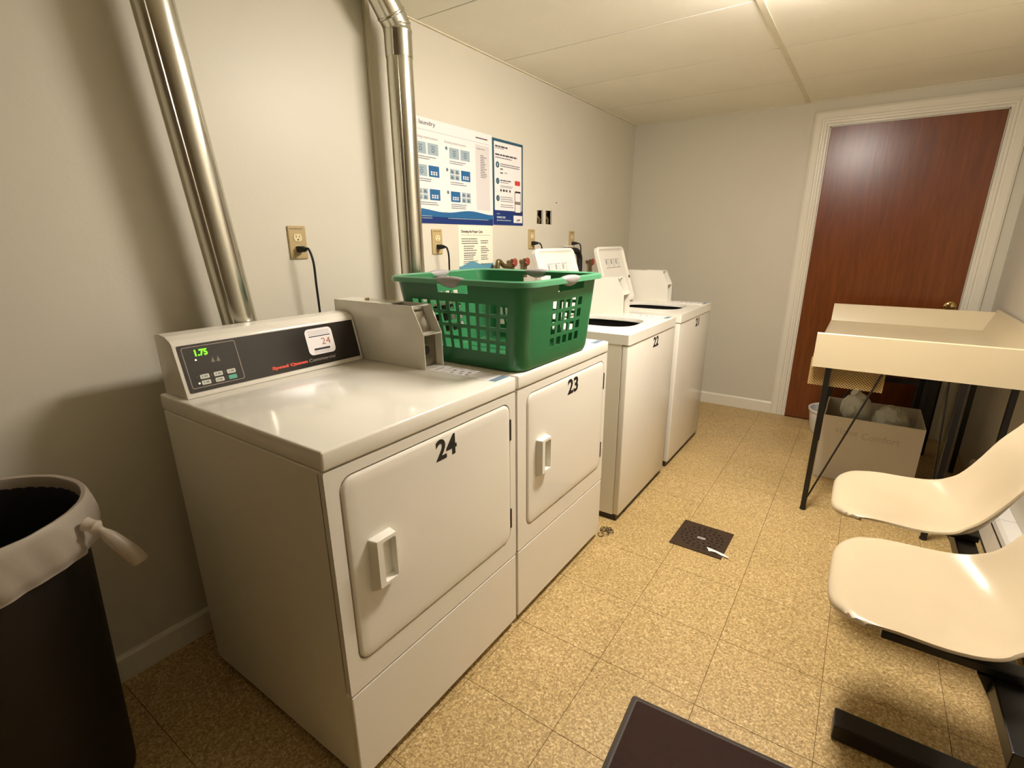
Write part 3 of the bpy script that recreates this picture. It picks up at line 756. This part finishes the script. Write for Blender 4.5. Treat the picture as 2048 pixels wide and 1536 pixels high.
rects(ph, f, 'phone_screen', M_pwhite, [(.206, .128, .258, .173), (.206, .070, .258, .112)], .0013)
rects(ph, f, 'screen_band', M_greyprint, [(.206, .112, .258, .128)], .0013)
bm = new(); strips(bm, f, .03, .11, .045, 1, .01, .010, .0006, .02); strips(bm, f, .03, .06, .060, 1, .01, .004, .0006, .02); strips(bm, f, .03, .165, .027, 1, .01, .005, .0006, .02); obj('footer_print', bm, M_pgrey, t, kind='stuff')
# leaflet
t, f = sheet('wash_cycle_leaflet', 'small cream leaflet headed Choosing the Proper Cycle below the posters', 'leaflet', 1.474, 1.760, 1.150, 1.383, M_leaf, .001)
text('title', 'Choosing the Proper Cycle', .02, f, M_ink, t, .022, .192, .0005, width=.175, height=.017)
rects(t, f, 'rule_line', M_ink, [(.022, .184, .262, .1852)])
bm = new(); strips(bm, f, .025, .160, .168, 3, .011, .004, .0002, .15); strips(bm, f, .040, .155, .132, 3, .0105, .004, .0002, .4); strips(bm, f, .040, .14, .098, 2, .0105, .0045, .0002, .2)
strips(bm, f, .040, .12, .078, 2, .0105, .004, .0002, .3); strips(bm, f, .035, .155, .056, 4, .008, .003, .0002, .1)
strips(bm, f, .18, .26, .158, 2, .0105, .004, .0002, .3); strips(bm, f, .18, .255, .128, 4, .010, .004, .0002, .5); strips(bm, f, .18, .25, .084, 3, .010, .004, .0002, .4)
strips(bm, f, .175, .262, .040, 1, .01, .007, .0002, .02)
obj('small_print', bm, M_ink, t, kind='stuff')
bm = new(); pts = [(.286 * k / 20, .030 + .024 * math.exp(-((k - 7) / 4.0) ** 2) + .010 * (k / 20) ** 2) for k in range(21)]
plate(bm, f, [(0, 0), (.286, 0)] + list(reversed(pts)), (), .0002, .0006); obj('blue_wave', bm, M_wave, t)
bm = new(); box(bm, .0002, 2.44, 1.532, .004, 2.448, 1.538, .001); tag(obj('wall_nail', bm, M_dark, loc=(0, 2.44, 1.53)), 'tiny dark nail head in the wall right of the payment poster', 'nail')

# ---------------------------------------------------------------- laundry basket
def basket():
    zb, zt = .9146, 1.190
    B0 = (.420, .706, .888, 1.180, .052); B1 = (.370, .686, .920, 1.178, .050)
    t = thing('laundry_basket', 'green plastic laundry basket with grey grips on top of dryer 23', 'basket', ((B0[0] + B0[2]) / 2, (B0[1] + B0[3]) / 2, zb))
    def side(n, margin, frac, sh=0):     # parameters along a straight side 0..1 with n holes
        ps = [(0.0, False)]; p = margin; w = (1 - 2 * margin) / n
        for k in range(n):
            ps.append((margin + sh + k * w + w * (1 - frac) / 2, True)); ps.append((margin + sh + k * w + w * (1 + frac) / 2, False))
        return ps
    long_, short = side(10, .025, .66, .02), side(5, .22, .64, .06)
    NC = 8
    def loop(tt):
        x0, y0, x1, y1, r = [a + (b - a) * tt for a, b in zip(B0, B1)]
        pts, fl = [], []
        # near side (-y): x0+r -> x1-r
        for p, h in long_: pts.append((x0 + r + (x1 - x0 - 2 * r) * p, y0)); fl.append(('n', p) if h else None)
        for k in range(NC): a = -PI / 2 + PI / 2 * k / NC; pts.append((x1 - r + r * math.cos(a), y0 + r + r * math.sin(a))); fl.append(None)
        for p, h in short: pts.append((x1, y0 + r + (y1 - y0 - 2 * r) * p)); fl.append(('r', p) if h else None)
        for k in range(NC): a = PI / 2 * k / NC; pts.append((x1 - r + r * math.cos(a), y1 - r + r * math.sin(a))); fl.append(None)
        for p, h in long_: pts.append((x1 - r - (x1 - x0 - 2 * r) * p, y1)); fl.append(('f', p) if h else None)
        for k in range(NC): a = PI / 2 + PI / 2 * k / NC; pts.append((x0 + r + r * math.cos(a), y1 - r + r * math.sin(a))); fl.append(None)
        for p, h in short: pts.append((x0, y1 - r - (y1 - y0 - 2 * r) * p)); fl.append(('l', p) if h else None)
        for k in range(NC): a = PI + PI / 2 * k / NC; pts.append((x0 + r + r * math.cos(a), y0 + r + r * math.sin(a))); fl.append(None)
        return pts, fl
    rows = [(.0, 0), (.02, 0), (.075, 0)]
    z0 = .245
    zs = [0, .012, .035] ; holes = set()
    hz = [.058 + k * .0405 for k in range(4)]
    grid = [0.0, .006, .022]
    hrows = []
    for h in hz:
        grid.append(h); hrows.append(len(grid) - 1); grid.append(h + .029)
    grid += [.215, .236]; handrow = len(grid) - 1; grid += [.264, zt - zb]
    bm = new(); V = []
    for i, g in enumerate(grid):
        tt = g / (zt - zb); pts, fl = loop(tt)
        if i < 3:   # rounded foot
            cx_, cy_ = (B0[0] + B0[2]) / 2, (B0[1] + B0[3]) / 2; k = (.955, .985, .998)[i]
            pts = [(cx_ + (x - cx_) * k, cy_ + (y - cy_) * k) for x, y in pts]
        V.append([bm.verts.new((x, y, zb + g)) for x, y in pts])
    N = len(V[0])
    for i in range(len(grid) - 1):
        for j in range(N):
            h = fl[j]
            if h and i in hrows: continue
            jn = (j + 1) % N
            nm = fl[j] or (fl[j - 1])
            if i == handrow:
                # handle slots in the middle of each side
                p = None
                if j < len(long_): s, jj = long_, j; lo, hi = .36, .64
                else:
                    k = j - len(long_) - NC
                    if 0 <= k < len(short): s, jj = short, k; lo, hi = .34, .80
                    else:
                        k -= len(short) + NC
                        if 0 <= k < len(long_): s, jj = long_, k; lo, hi = .36, .64
                        else:
                            k -= len(long_) + NC
                            if 0 <= k < len(short): s, jj = short, k; lo, hi = .34, .80
                            else: s = None
                if s and jj + 1 < len(s):
                    p = (s[jj][0] + s[jj + 1][0]) / 2
                    if lo < p < hi: continue
            bm.faces.new([V[i][j], V[i][jn], V[i + 1][jn], V[i + 1][j]])
    bm.faces.new(list(reversed(V[0])))
    o = obj('basket_body', bm, M_green, t, smooth=True)
    md = o.modifiers.new('Solidify', 'SOLIDIFY'); md.thickness = .0028; md.offset = -1
    md = o.modifiers.new('EdgeSplit', 'EDGE_SPLIT'); md.split_angle = math.radians(32)
    # rolled rim
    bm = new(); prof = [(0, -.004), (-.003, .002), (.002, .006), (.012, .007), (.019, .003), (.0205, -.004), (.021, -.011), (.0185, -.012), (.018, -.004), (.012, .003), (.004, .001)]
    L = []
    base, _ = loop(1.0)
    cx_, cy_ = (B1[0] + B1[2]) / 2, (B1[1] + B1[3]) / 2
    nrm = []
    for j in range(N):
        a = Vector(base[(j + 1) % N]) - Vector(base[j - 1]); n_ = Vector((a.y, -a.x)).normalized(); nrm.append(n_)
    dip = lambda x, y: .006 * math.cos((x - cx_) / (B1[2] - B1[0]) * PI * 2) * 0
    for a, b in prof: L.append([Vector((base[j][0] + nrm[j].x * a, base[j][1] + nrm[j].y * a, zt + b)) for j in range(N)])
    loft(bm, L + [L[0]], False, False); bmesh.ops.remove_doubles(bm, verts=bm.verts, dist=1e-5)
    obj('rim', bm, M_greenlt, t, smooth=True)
    # grips
    for (gx, gy, lx_, ly_) in ((cx_, B1[1] - .009, .070, .016), (B1[2] + .009, cy_, .016, .070), (cx_, B1[3] + .009, .070, .016), (B1[0] - .009, cy_, .016, .070)):
        bm = new(); bmesh.ops.create_icosphere(bm, subdivisions=3, radius=1)
        for v in bm.verts:
            s = v.co.x if lx_ > ly_ else v.co.y
            v.co = Vector((gx + v.co.x * lx_, gy + v.co.y * ly_, zt - .001 + v.co.z * (.014 if v.co.z > 0 else .020 * (1 - s * s) + .002)))
        obj('grip', bm, M_grip, t, smooth=True)
    # floor pattern ribs
    bm = new()
    for k in range(6): box(bm, B0[0] + .06, B0[1] + .07 + k * .063, zb + .0015, B0[2] - .06, B0[1] + .076 + k * .063, zb + .005)
    obj('floor_rib', bm, M_green, t, kind='stuff')
basket()

# ---------------------------------------------------------------- waste bin with liner
def bin_():
    cx_, cy_, zt = .262, -.445, .765
    t = thing('waste_bin', 'tall dark round waste bin with a white liner folded over its rim', 'bin', (cx_, cy_, 0))
    bm = new(); lathe(bm, [(.165, .002), (.172, .01), (.205, .70), (.216, .745), (.218, zt), (.212, zt), (.200, .70), (.165, .02)], (cx_, cy_, 0), 48, (True, True)); obj('bin_body', bm, M_can, t, smooth=True)
    bm = new(); n = 120; L = []
    R = random.Random(3); ph = [R.uniform(0, 6.28) for _ in range(6)]
    def row(f_, q):
        out = []
        for k in range(n):
            a = 2 * PI * k / n
            wob = .5 * math.sin(9 * a + ph[0]) + .3 * math.sin(17 * a + ph[1] + q * 3) + .25 * math.sin(29 * a + ph[2] - q * 5)
            r, z = f_(a, wob); out.append(Vector((cx_ + r * math.cos(a), cy_ + r * math.sin(a), z)))
        return out
    # hangs shorter on the side where the tail is knotted
    drop = lambda a: .10 + .13 * (1 - math.cos(a - .55)) / 2
    L.append(row(lambda a, w: (.2075, .735 + .004 * w), .3))
    L.append(row(lambda a, w: (.208, .755), .4))
    L.append(row(lambda a, w: (.212, zt + .003 + .001 * w), .5))
    L.append(row(lambda a, w: (.220, zt + .005 + .001 * w), .6))
    L.append(row(lambda a, w: (.225 + .001 * w, zt - .004), .7))
    for q in (.12, .25, .4, .55, .7, .85, .93, 1.0):
        L.append(row(lambda a, w, q=q: (.225 + .011 * w * (q ** .6) + .004 * math.sin(q * 3.1) - .005 * (q > .9), zt - drop(a) * q + .004 * w * q), q))
    loft(bm, L, False, False); obj('liner', bm, M_liner, t, smooth=True)
    bm = new()
    tail = [(.428, -.272, .737), (.440, -.262, .730), (.450, -.254, .721), (.460, -.243, .700), (.484, -.218, .648), (.490, -.212, .632)]
    tube(bm, smooth_path(tail, 4), [.016, .015, .014, .013, .014, .016, .014, .009, .007, .008, .010, .012, .014, .0155, .017, .018, .0175, .0172, .017, .016, .008], 12)
    obj('liner_knot', bm, M_liner, t, smooth=True)
bin_()

# ---------------------------------------------------------------- floor drain, mat, scraps
t = thing('floor_drain', 'rusty square floor drain cover with round holes in the aisle', 'drain', (1.29, 1.596, 0))
f = TF(.0012)
holes = []
for rr_, n_ in ((.022, 6), (.045, 12), (.068, 18), (.088, 22)):
    for k in range(n_):
        a = 2 * PI * k / n_ + rr_ * 9; holes.append(circ(1.290 + rr_ * math.cos(a), 1.596 + rr_ * math.sin(a), .0055, n=8))
bm = new(); plate(bm, f, [(1.175, 1.482), (1.401, 1.477), (1.406, 1.709), (1.181, 1.715)], holes, 0, .0022); obj('grate', bm, M_drain, t)
bm = new(); plate(bm, TF(.0004), [(1.180, 1.487), (1.396, 1.482), (1.401, 1.704), (1.186, 1.710)], (), 0, .0006); obj('sump', bm, M_dark, t)
bm = new(); plate(bm, f, rrect(1.270, 1.583, 1.308, 1.600, .006, 3), (), .0022, .0035); obj('screw_dirt', bm, M_inkl, t)
bm = new(); pl = [(1.328, 1.527), (1.345, 1.532), (1.375, 1.521), (1.405, 1.514), (1.428, 1.503), (1.424, 1.498), (1.395, 1.504), (1.37, 1.508), (1.352, 1.511), (1.342, 1.506), (1.338, 1.516)]
plate(bm, TF(.004), pl, (), 0, .0012)
for v in bm.verts: v.co.z += .004 * math.sin(v.co.x * 70) ** 2
tag(obj('paper_scrap', bm, M_white, loc=(1.38, 1.51, .004)), 'thin white scrap lying on the edge of the floor drain', 'scrap')
t = thing('floor_mat', 'dark brown carpet mat with rubber edge at the bottom of the photo', 'mat', (1.66, .16, 0))
mf = Fr((1.342, .634, 0), (math.cos(.058), math.sin(.058), 0), (-math.sin(.058), math.cos(.058), 0))
bm = new(); a0, b0, a1, b1 = 0, -.92, .62, 0
rr = lambda i, c: [mf(a, b, c) for a, b in rrect(a0 + i, b0 + i, a1 - i, b1 - i, .008, 2)]
loft(bm, [rr(0, .0005), rr(.001, .002), rr(.012, .005), rr(.016, .005)]); obj('rubber_border', bm, M_matedge, t)
bm = new(); loft(bm, [rr(.017, .004), rr(.018, .0085), rr(.022, .0095)]); obj('carpet', bm, M_mat, t)
t = thing('dust_clump', 'small clump of grey lint on the floor between dryer 23 and washer 22', 'dust', (.90, 1.40, 0))
bm = new()
for k in range(9):
    a = random.uniform(0, 6.28); c = Vector((.905 + random.uniform(-.02, .02), 1.395 + random.uniform(-.03, .03), .006))
    tube(bm, smooth_path([c + Vector((.016 * math.cos(a + q), .016 * math.sin(a + q), .004 * math.sin(q * 2))) for q in (0, 1.2, 2.4, 3.6)], 3), .0018, 5)
obj('lint', bm, M_debris, t, kind='stuff')

# ---------------------------------------------------------------- folding table
def table():
    x0, x1, y0, y1, zt, zb = 1.574, 2.378, 2.135, 3.39, .899, .740
    t = thing('folding_table', 'cream laundry folding table with raised rims and thin black legs', 'table', ((x0 + x1) / 2, (y0 + y1) / 2, 0))
    # tray: floor panel plus near, far and wall rims (front side open)
    fz = .800; w = .03
    prof = [(y0, zb), (y0, zt - .004), (y0 + .003, zt), (y0 + .012, zt), (y0 + .016, zt - .004), (y0 + .055, fz + .004), (y0 + .062, fz)]
    prof2 = [(y1 - .075, fz), (y1 - .065, fz + .004), (y1 - .02, zt - .004), (y1 - .014, zt + .006), (y1 - .004, zt + .006), (y1, zt - .002), (y1, zb)]
    inner = [(y1 - .004, zb), (y1 - .004, fz - .02), (y0 + .004, fz - .02), (y0 + .004, zb)]
    full = prof + prof2 + inner
    bm = new(); loft(bm, [[Vector((x0, y, z)) for y, z in full], [Vector((x1 - .004, y, z)) for y, z in full]])
    o = obj('tray', bm, M_table, t, smooth=True)
    bm = new(); wp = [(x1, zb), (x1, zt + .02), (x1 - .010, zt + .02), (x1 - .014, zt + .012), (x1 - .06, fz + .004), (x1 - .07, fz + .0005), (x1 - .07, fz - .015), (x1 - .006, fz - .015), (x1 - .006, zb)]
    loft(bm, [[Vector((x, y0 + .004, z)) for x, z in wp], [Vector((x, y1 - .002, z)) for x, z in wp]]); obj('back_rim', bm, M_table, t, smooth=True)
    # thin front lip down to the underside
    bm = new(); box(bm, x0 - .001, y0 + .002, zb + .02, x0 + .006, y1 - .002, fz + .002, .001); obj('front_lip', bm, M_table, t)
    # legs: angle iron
    for (lx_, ly_) in ((1.642, 2.152), (2.126, 2.152), (1.642, 3.24), (2.126, 3.24)):
        bm = new(); w_ = .024 if ly_ < 3 else .03
        box(bm, lx_ - w_ / 2, ly_ - .010, .012, lx_ + w_ / 2, ly_ + .010, fz - .021, .002)
        g = obj('leg', bm, M_blackmetal, t)
        bm = new(); lathe(bm, [(.013, .001), (.015, .005), (.013, .013)], (lx_, ly_, 0), 14, (True, True)); obj('foot', bm, M_rubber, g)
    for ly_ in (2.170, 3.22):
        for (p, q) in (((1.642, .03), (1.86, .778)), ((2.126, .03), (2.075, .778))):
            bm = new(); tube(bm, [(p[0], ly_, p[1]), (q[0], ly_, q[1])], .0042, 8); obj('brace', bm, M_blackmetal, t)
    bm = new(); box(bm, 1.642, 3.235, .46, 2.126, 3.245, .49); obj('crossbar', bm, M_blackmetal, t)
    for lx_ in (1.642, 2.126):
        bm = new(); box(bm, lx_ - .008, 2.20, .758, lx_ + .008, 3.23, .778); obj('rail', bm, M_blackmetal, t)
    # second pair of dark wall-side uprights
    for ly_ in (2.30, 3.1):
        bm = new(); box(bm, 2.30, ly_ - .012, .001, 2.322, ly_ + .012, .778, .002); obj('wall_bracket', bm, M_blackmetal, t)
table()
# perforated sheet hung under the near end
t = thing('perforated_panel', 'tan perforated panel hanging beneath the near left end of the folding table', 'panel', (1.68, 2.19, .643))
bm = new(); X0, X1, Z0, Z1 = 1.566, 1.86, .643, .778
f = Fr((X0, 2.184, Z0), (1, 0, 0), (0, 0, 1))
p_ = .0125; wv = .0040; Wp, Hp = X1 - X0, Z1 - Z0
def clipseg(a, b, dx, dz):
    # parametric clip of the line to the panel rectangle
    t0, t1 = -9, 9
    for o, d, lo, hi in ((a, dx, 0, Wp), (b, dz, 0, Hp)):
        if d > 0: t0 = max(t0, (lo - o) / d); t1 = min(t1, (hi - o) / d)
        else: t0 = max(t0, (hi - o) / d); t1 = min(t1, (lo - o) / d)
    return (a + dx * t0, b + dz * t0, a + dx * t1, b + dz * t1) if t1 - t0 > .004 else None
for sgn in (1, -1):
    k = -Hp
    while k < Wp + Hp:
        s = clipseg(k, 0, 1, 1) if sgn > 0 else clipseg(k, 0, -1, 1)
        if s:
            a0, b0, a1, b1 = s; d = Vector((a1 - a0, b1 - b0)).normalized() * 1; nx, nz = -d.y * wv / 2, d.x * wv / 2
            c0 = .0 if sgn > 0 else .0012
            q = [f(a0 + nx, b0 + nz, c0), f(a1 + nx, b1 + nz, c0), f(a1 - nx, b1 - nz, c0), f(a0 - nx, b0 - nz, c0)]
            loft(bm, [q, [v + f.n * .0012 for v in q]])
        k += p_
obj('lattice', bm, M_mesh, t, kind='stuff')
bm = new()
for q in ((0, 0, .004, Hp), (Wp - .004, 0, Wp, Hp), (0, Hp - .004, Wp, Hp)): fbox(bm, f, q[0], q[1], -.001, q[2], q[3], .0035)
obj('edge_strip', bm, M_mesh, t)
for a in (.05, .24):
    bm = new(); tube(bm, [f(a, Hp - .002, 0), Vector((X0 + a, 2.178, .887))], .0015, 6)
    bm.free()

# ---------------------------------------------------------------- box, bags, bucket
t = thing('cardboard_box', 'open white cardboard box full of plastic bags under the folding table', 'box', (1.9, 2.78, 0))
bx0, bx1, by0, by1, bh = 1.648, 2.10, 2.62, 3.02, .372
bm = new(); T = .005
box(bm, bx0, by0, .002, bx1, by0 + T, bh); box(bm, bx0, by1 - T, .002, bx1, by1, bh); box(bm, bx0, by0 + T, .002, bx0 + T, by1 - T, bh); box(bm, bx1 - T, by0 + T, .002, bx1, by1 - T, bh); box(bm, bx0 + T, by0 + T, .002, bx1 - T, by1 - T, .008)
obj('box_body', bm, M_box, t)
bf = Fr((bx0, by0, 0), (1, 0, 0), (0, 0, 1))
text('box_lettering', 'Home', .05, bf, mat('faded_box_print', (178, 168, 152), .7), t, .07, .275, 0, width=.10, height=.036)
text('box_lettering', 'Comfort', .05, bf, bpy.data.materials['faded_box_print'], t, .19, .265, 0, width=.17, height=.036)
def bag(name, label, c, s, seed, tie=None):
    R = random.Random(seed); t = thing(name, label, 'bag', (c[0], c[1], c[2] - s[2] * .9), 'crumpled bags in the cardboard box')
    bm = new(); bmesh.ops.create_icosphere(bm, subdivisions=4, radius=1)
    ph = [(Vector((R.uniform(-1, 1), R.uniform(-1, 1), R.uniform(-1, 1))).normalized() * R.uniform(3, 9), R.uniform(0, 6)) for _ in range(10)]
    for v in bm.verts:
        p = v.co.copy(); d = sum(abs(math.sin(k.dot(p) + o)) for k, o in ph) / 10
        r = .72 + .42 * d + .07 * abs(math.sin(13 * p.x + 9 * p.z + seed)) * abs(math.sin(15 * p.y - 11 * p.z))
        v.co = Vector((c[0] + p.x * s[0] * r, c[1] + p.y * s[1] * r, c[2] + p.z * s[2] * r * (1.15 if p.z > 0 else .8)))
    obj('bag_body', bm, M_bag, t, smooth=True)
    if tie:
        bm = new(); tube(bm, smooth_path(tie, 4), [.02, .014, .010, .008, .008, .010, .014, .020, .024][:len(smooth_path(tie, 4))], 10); obj('bag_neck', bm, M_bag, t, smooth=True)
bag('plastic_bag', 'taller crumpled white bag at the left in the cardboard box', (1.79, 2.80, .375), (.073, .08, .09), 1, [(1.79, 2.79, .44), (1.785, 2.785, .468), (1.77, 2.775, .485)])
bag('plastic_bag', 'rounded pale bag at the right in the cardboard box', (1.955, 2.77, .345), (.082, .085, .075), 5)
t = thing('small_bucket', 'small round white bucket by the foot of the door behind the table leg', 'bucket', (1.69, 3.46, 0))
bm = new(); lathe(bm, [(.135, .002), (.138, .006), (.155, .150), (.162, .153), (.164, .168), (.160, .170), (.150, .163), (.133, .012)], (1.69, 3.46, 0), 36, (True, True)); obj('bucket_body', bm, M_bucket, t, smooth=True)
bm = new(); bmesh.ops.create_icosphere(bm, subdivisions=3, radius=1)
for v in bm.verts:
    p = v.co.copy(); r = .8 + .3 * abs(math.sin(5 * p.x + 3 * p.z) * math.sin(6 * p.y + 1)); v.co = Vector((1.66 + p.x * .085 * r, 3.46 + p.y * .08 * r, .085 + p.z * .055 * r))
tag(obj('crumpled_paper', bm, M_bag, smooth=True, loc=(1.66, 3.46, .03)), 'crumpled white paper inside the small white bucket', 'paper')
t = thing('dark_case', 'flat black case standing behind the cardboard box under the folding table', 'case', (2.13, 3.33, 0))
bm = new(); box(bm, 2.085, 3.30, .002, 2.20, 3.36, .66, .012, 3); obj('case_body', bm, M_black, t)
bm = new(); tube(bm, smooth_path([(2.115, 3.33, .655), (2.12, 3.33, .685), (2.165, 3.33, .685), (2.17, 3.33, .655)], 4), .006, 8); obj('carry_handle', bm, M_black, t)

# ---------------------------------------------------------------- tandem seats
def seats():
    t = thing('tandem_seat', 'pair of cream moulded seats on a shared black steel frame by the right wall', 'seating', (2.08, 1.18, 0))
    # (x, z, half width, side lift, bowl depth)
    prof = [(1.774, .410, .182, .000), (1.764, .418, .186, .000), (1.765, .430, .190, .001), (1.785, .438, .195, .003), (1.83, .438, .201, .008), (1.90, .430, .206, .018), (1.97, .418, .210, .032),
            (2.035, .408, .209, .050), (2.09, .410, .205, .064), (2.133, .428, .200, .070), (2.167, .465, .196, .066), (2.190, .515, .196, .056), (2.209, .575, .198, .044), (2.228, .64, .200, .032),
            (2.254, .70, .197, .022), (2.272, .755, .184, .014), (2.286, .79, .158, .008), (2.295, .808, .118, .004), (2.298, .815, .06, .001)]
    # densify the profile
    P = []
    for i in range(len(prof) - 1):
        for k in range(3):
            s = k / 3; q = [prof[max(i - 1, 0)], prof[i], prof[i + 1], prof[min(i + 2, len(prof) - 1)]]
            P.append(tuple(.5 * (2 * q[1][c] + (-q[0][c] + q[2][c]) * s + (2 * q[0][c] - 5 * q[1][c] + 4 * q[2][c] - q[3][c]) * s * s + (-q[0][c] + 3 * q[1][c] - 3 * q[2][c] + q[3][c]) * s ** 3) for c in range(4)))
    P.append(prof[-1])
    me0 = None
    for cyy, kw, ddx in ((.944, 1.07, .010), (1.488, 1.02, -.014)):
        bm = new(); NU = 44; V = []
        for i, (x, z, hw, lift) in enumerate(P):
            a = P[max(i - 1, 0)]; b = P[min(i + 1, len(P) - 1)]
            d = Vector((b[0] - a[0], b[1] - a[1])).normalized(); nx, nz = -d.y, d.x
            row = []
            for j in range(NU + 1):
                u = -1 + 2 * j / NU; ue = math.sin(u * PI / 2) if False else u
                l = lift * abs(ue) ** 2.6
                # rounded front corners
                fx = .062 * (1 - math.sqrt(max(0, 1 - abs(ue) ** 4.5))) * math.exp(-max(0, x - 1.764) / .11)
                xx, zz = x + nx * l, z + nz * l
                if i < 14: q = .92 * abs(ue) ** 5 * min(1, (14 - i) / 8); xx += (max(xx, 1.785 + .0006 * i) - xx) * q; zz += (.4375 - zz) * q
                row.append(bm.verts.new((xx + fx + ddx, cyy + ue * hw * kw, zz)))
            V.append(row)
        for i in range(len(V) - 1):
            for j in range(NU): bm.faces.new([V[i][j], V[i + 1][j], V[i + 1][j + 1], V[i][j + 1]])
        o = obj('seat_shell', bm, M_cream, t, smooth=True)
        md = o.modifiers.new('Solidify', 'SOLIDIFY'); md.thickness = .007; md.offset = -1; md.use_rim = True
        md = o.modifiers.new('Bevel', 'BEVEL'); md.width = .003; md.segments = 3; md.limit_method = 'ANGLE'; md.angle_limit = math.radians(50)
    # carriers and beam
    for k, cyy in enumerate((.835, 1.50)):
        bm = new(); box(bm, 1.892, cyy - .022, .362, 2.16, cyy + .022, .385, .003); obj('seat_carrier', bm, M_blackmetal, t)
        bm = new(); box(bm, 1.96, cyy + .0, .3852, 2.05, cyy + .05, .401, .003); obj('seat_mount', bm, M_blackmetal, t)
    bm = new(); box(bm, 2.10, .60, .318, 2.155, 1.76, .3615, .003); obj('beam', bm, M_blackmetal, t)
    for cyy in (.838, 1.60):
        bm = new()
        L0 = [Vector((2.075 + a, cyy + b, .36)) for a, b in ((0, -.03), (.055, -.03), (.055, .03), (0, .03))]
        L1 = [Vector((2.245 + a, cyy + b, .052)) for a, b in ((0, -.03), (.055, -.03), (.055, .03), (0, .03))]
        loft(bm, [L0, L1]); obj('leg_post', bm, M_blackmetal, t)
        bm = new(); box(bm, 1.842, cyy - .034, .003, 2.318, cyy + .034, .052, .004); obj('foot_bar', bm, M_blackmetal, t)
seats()
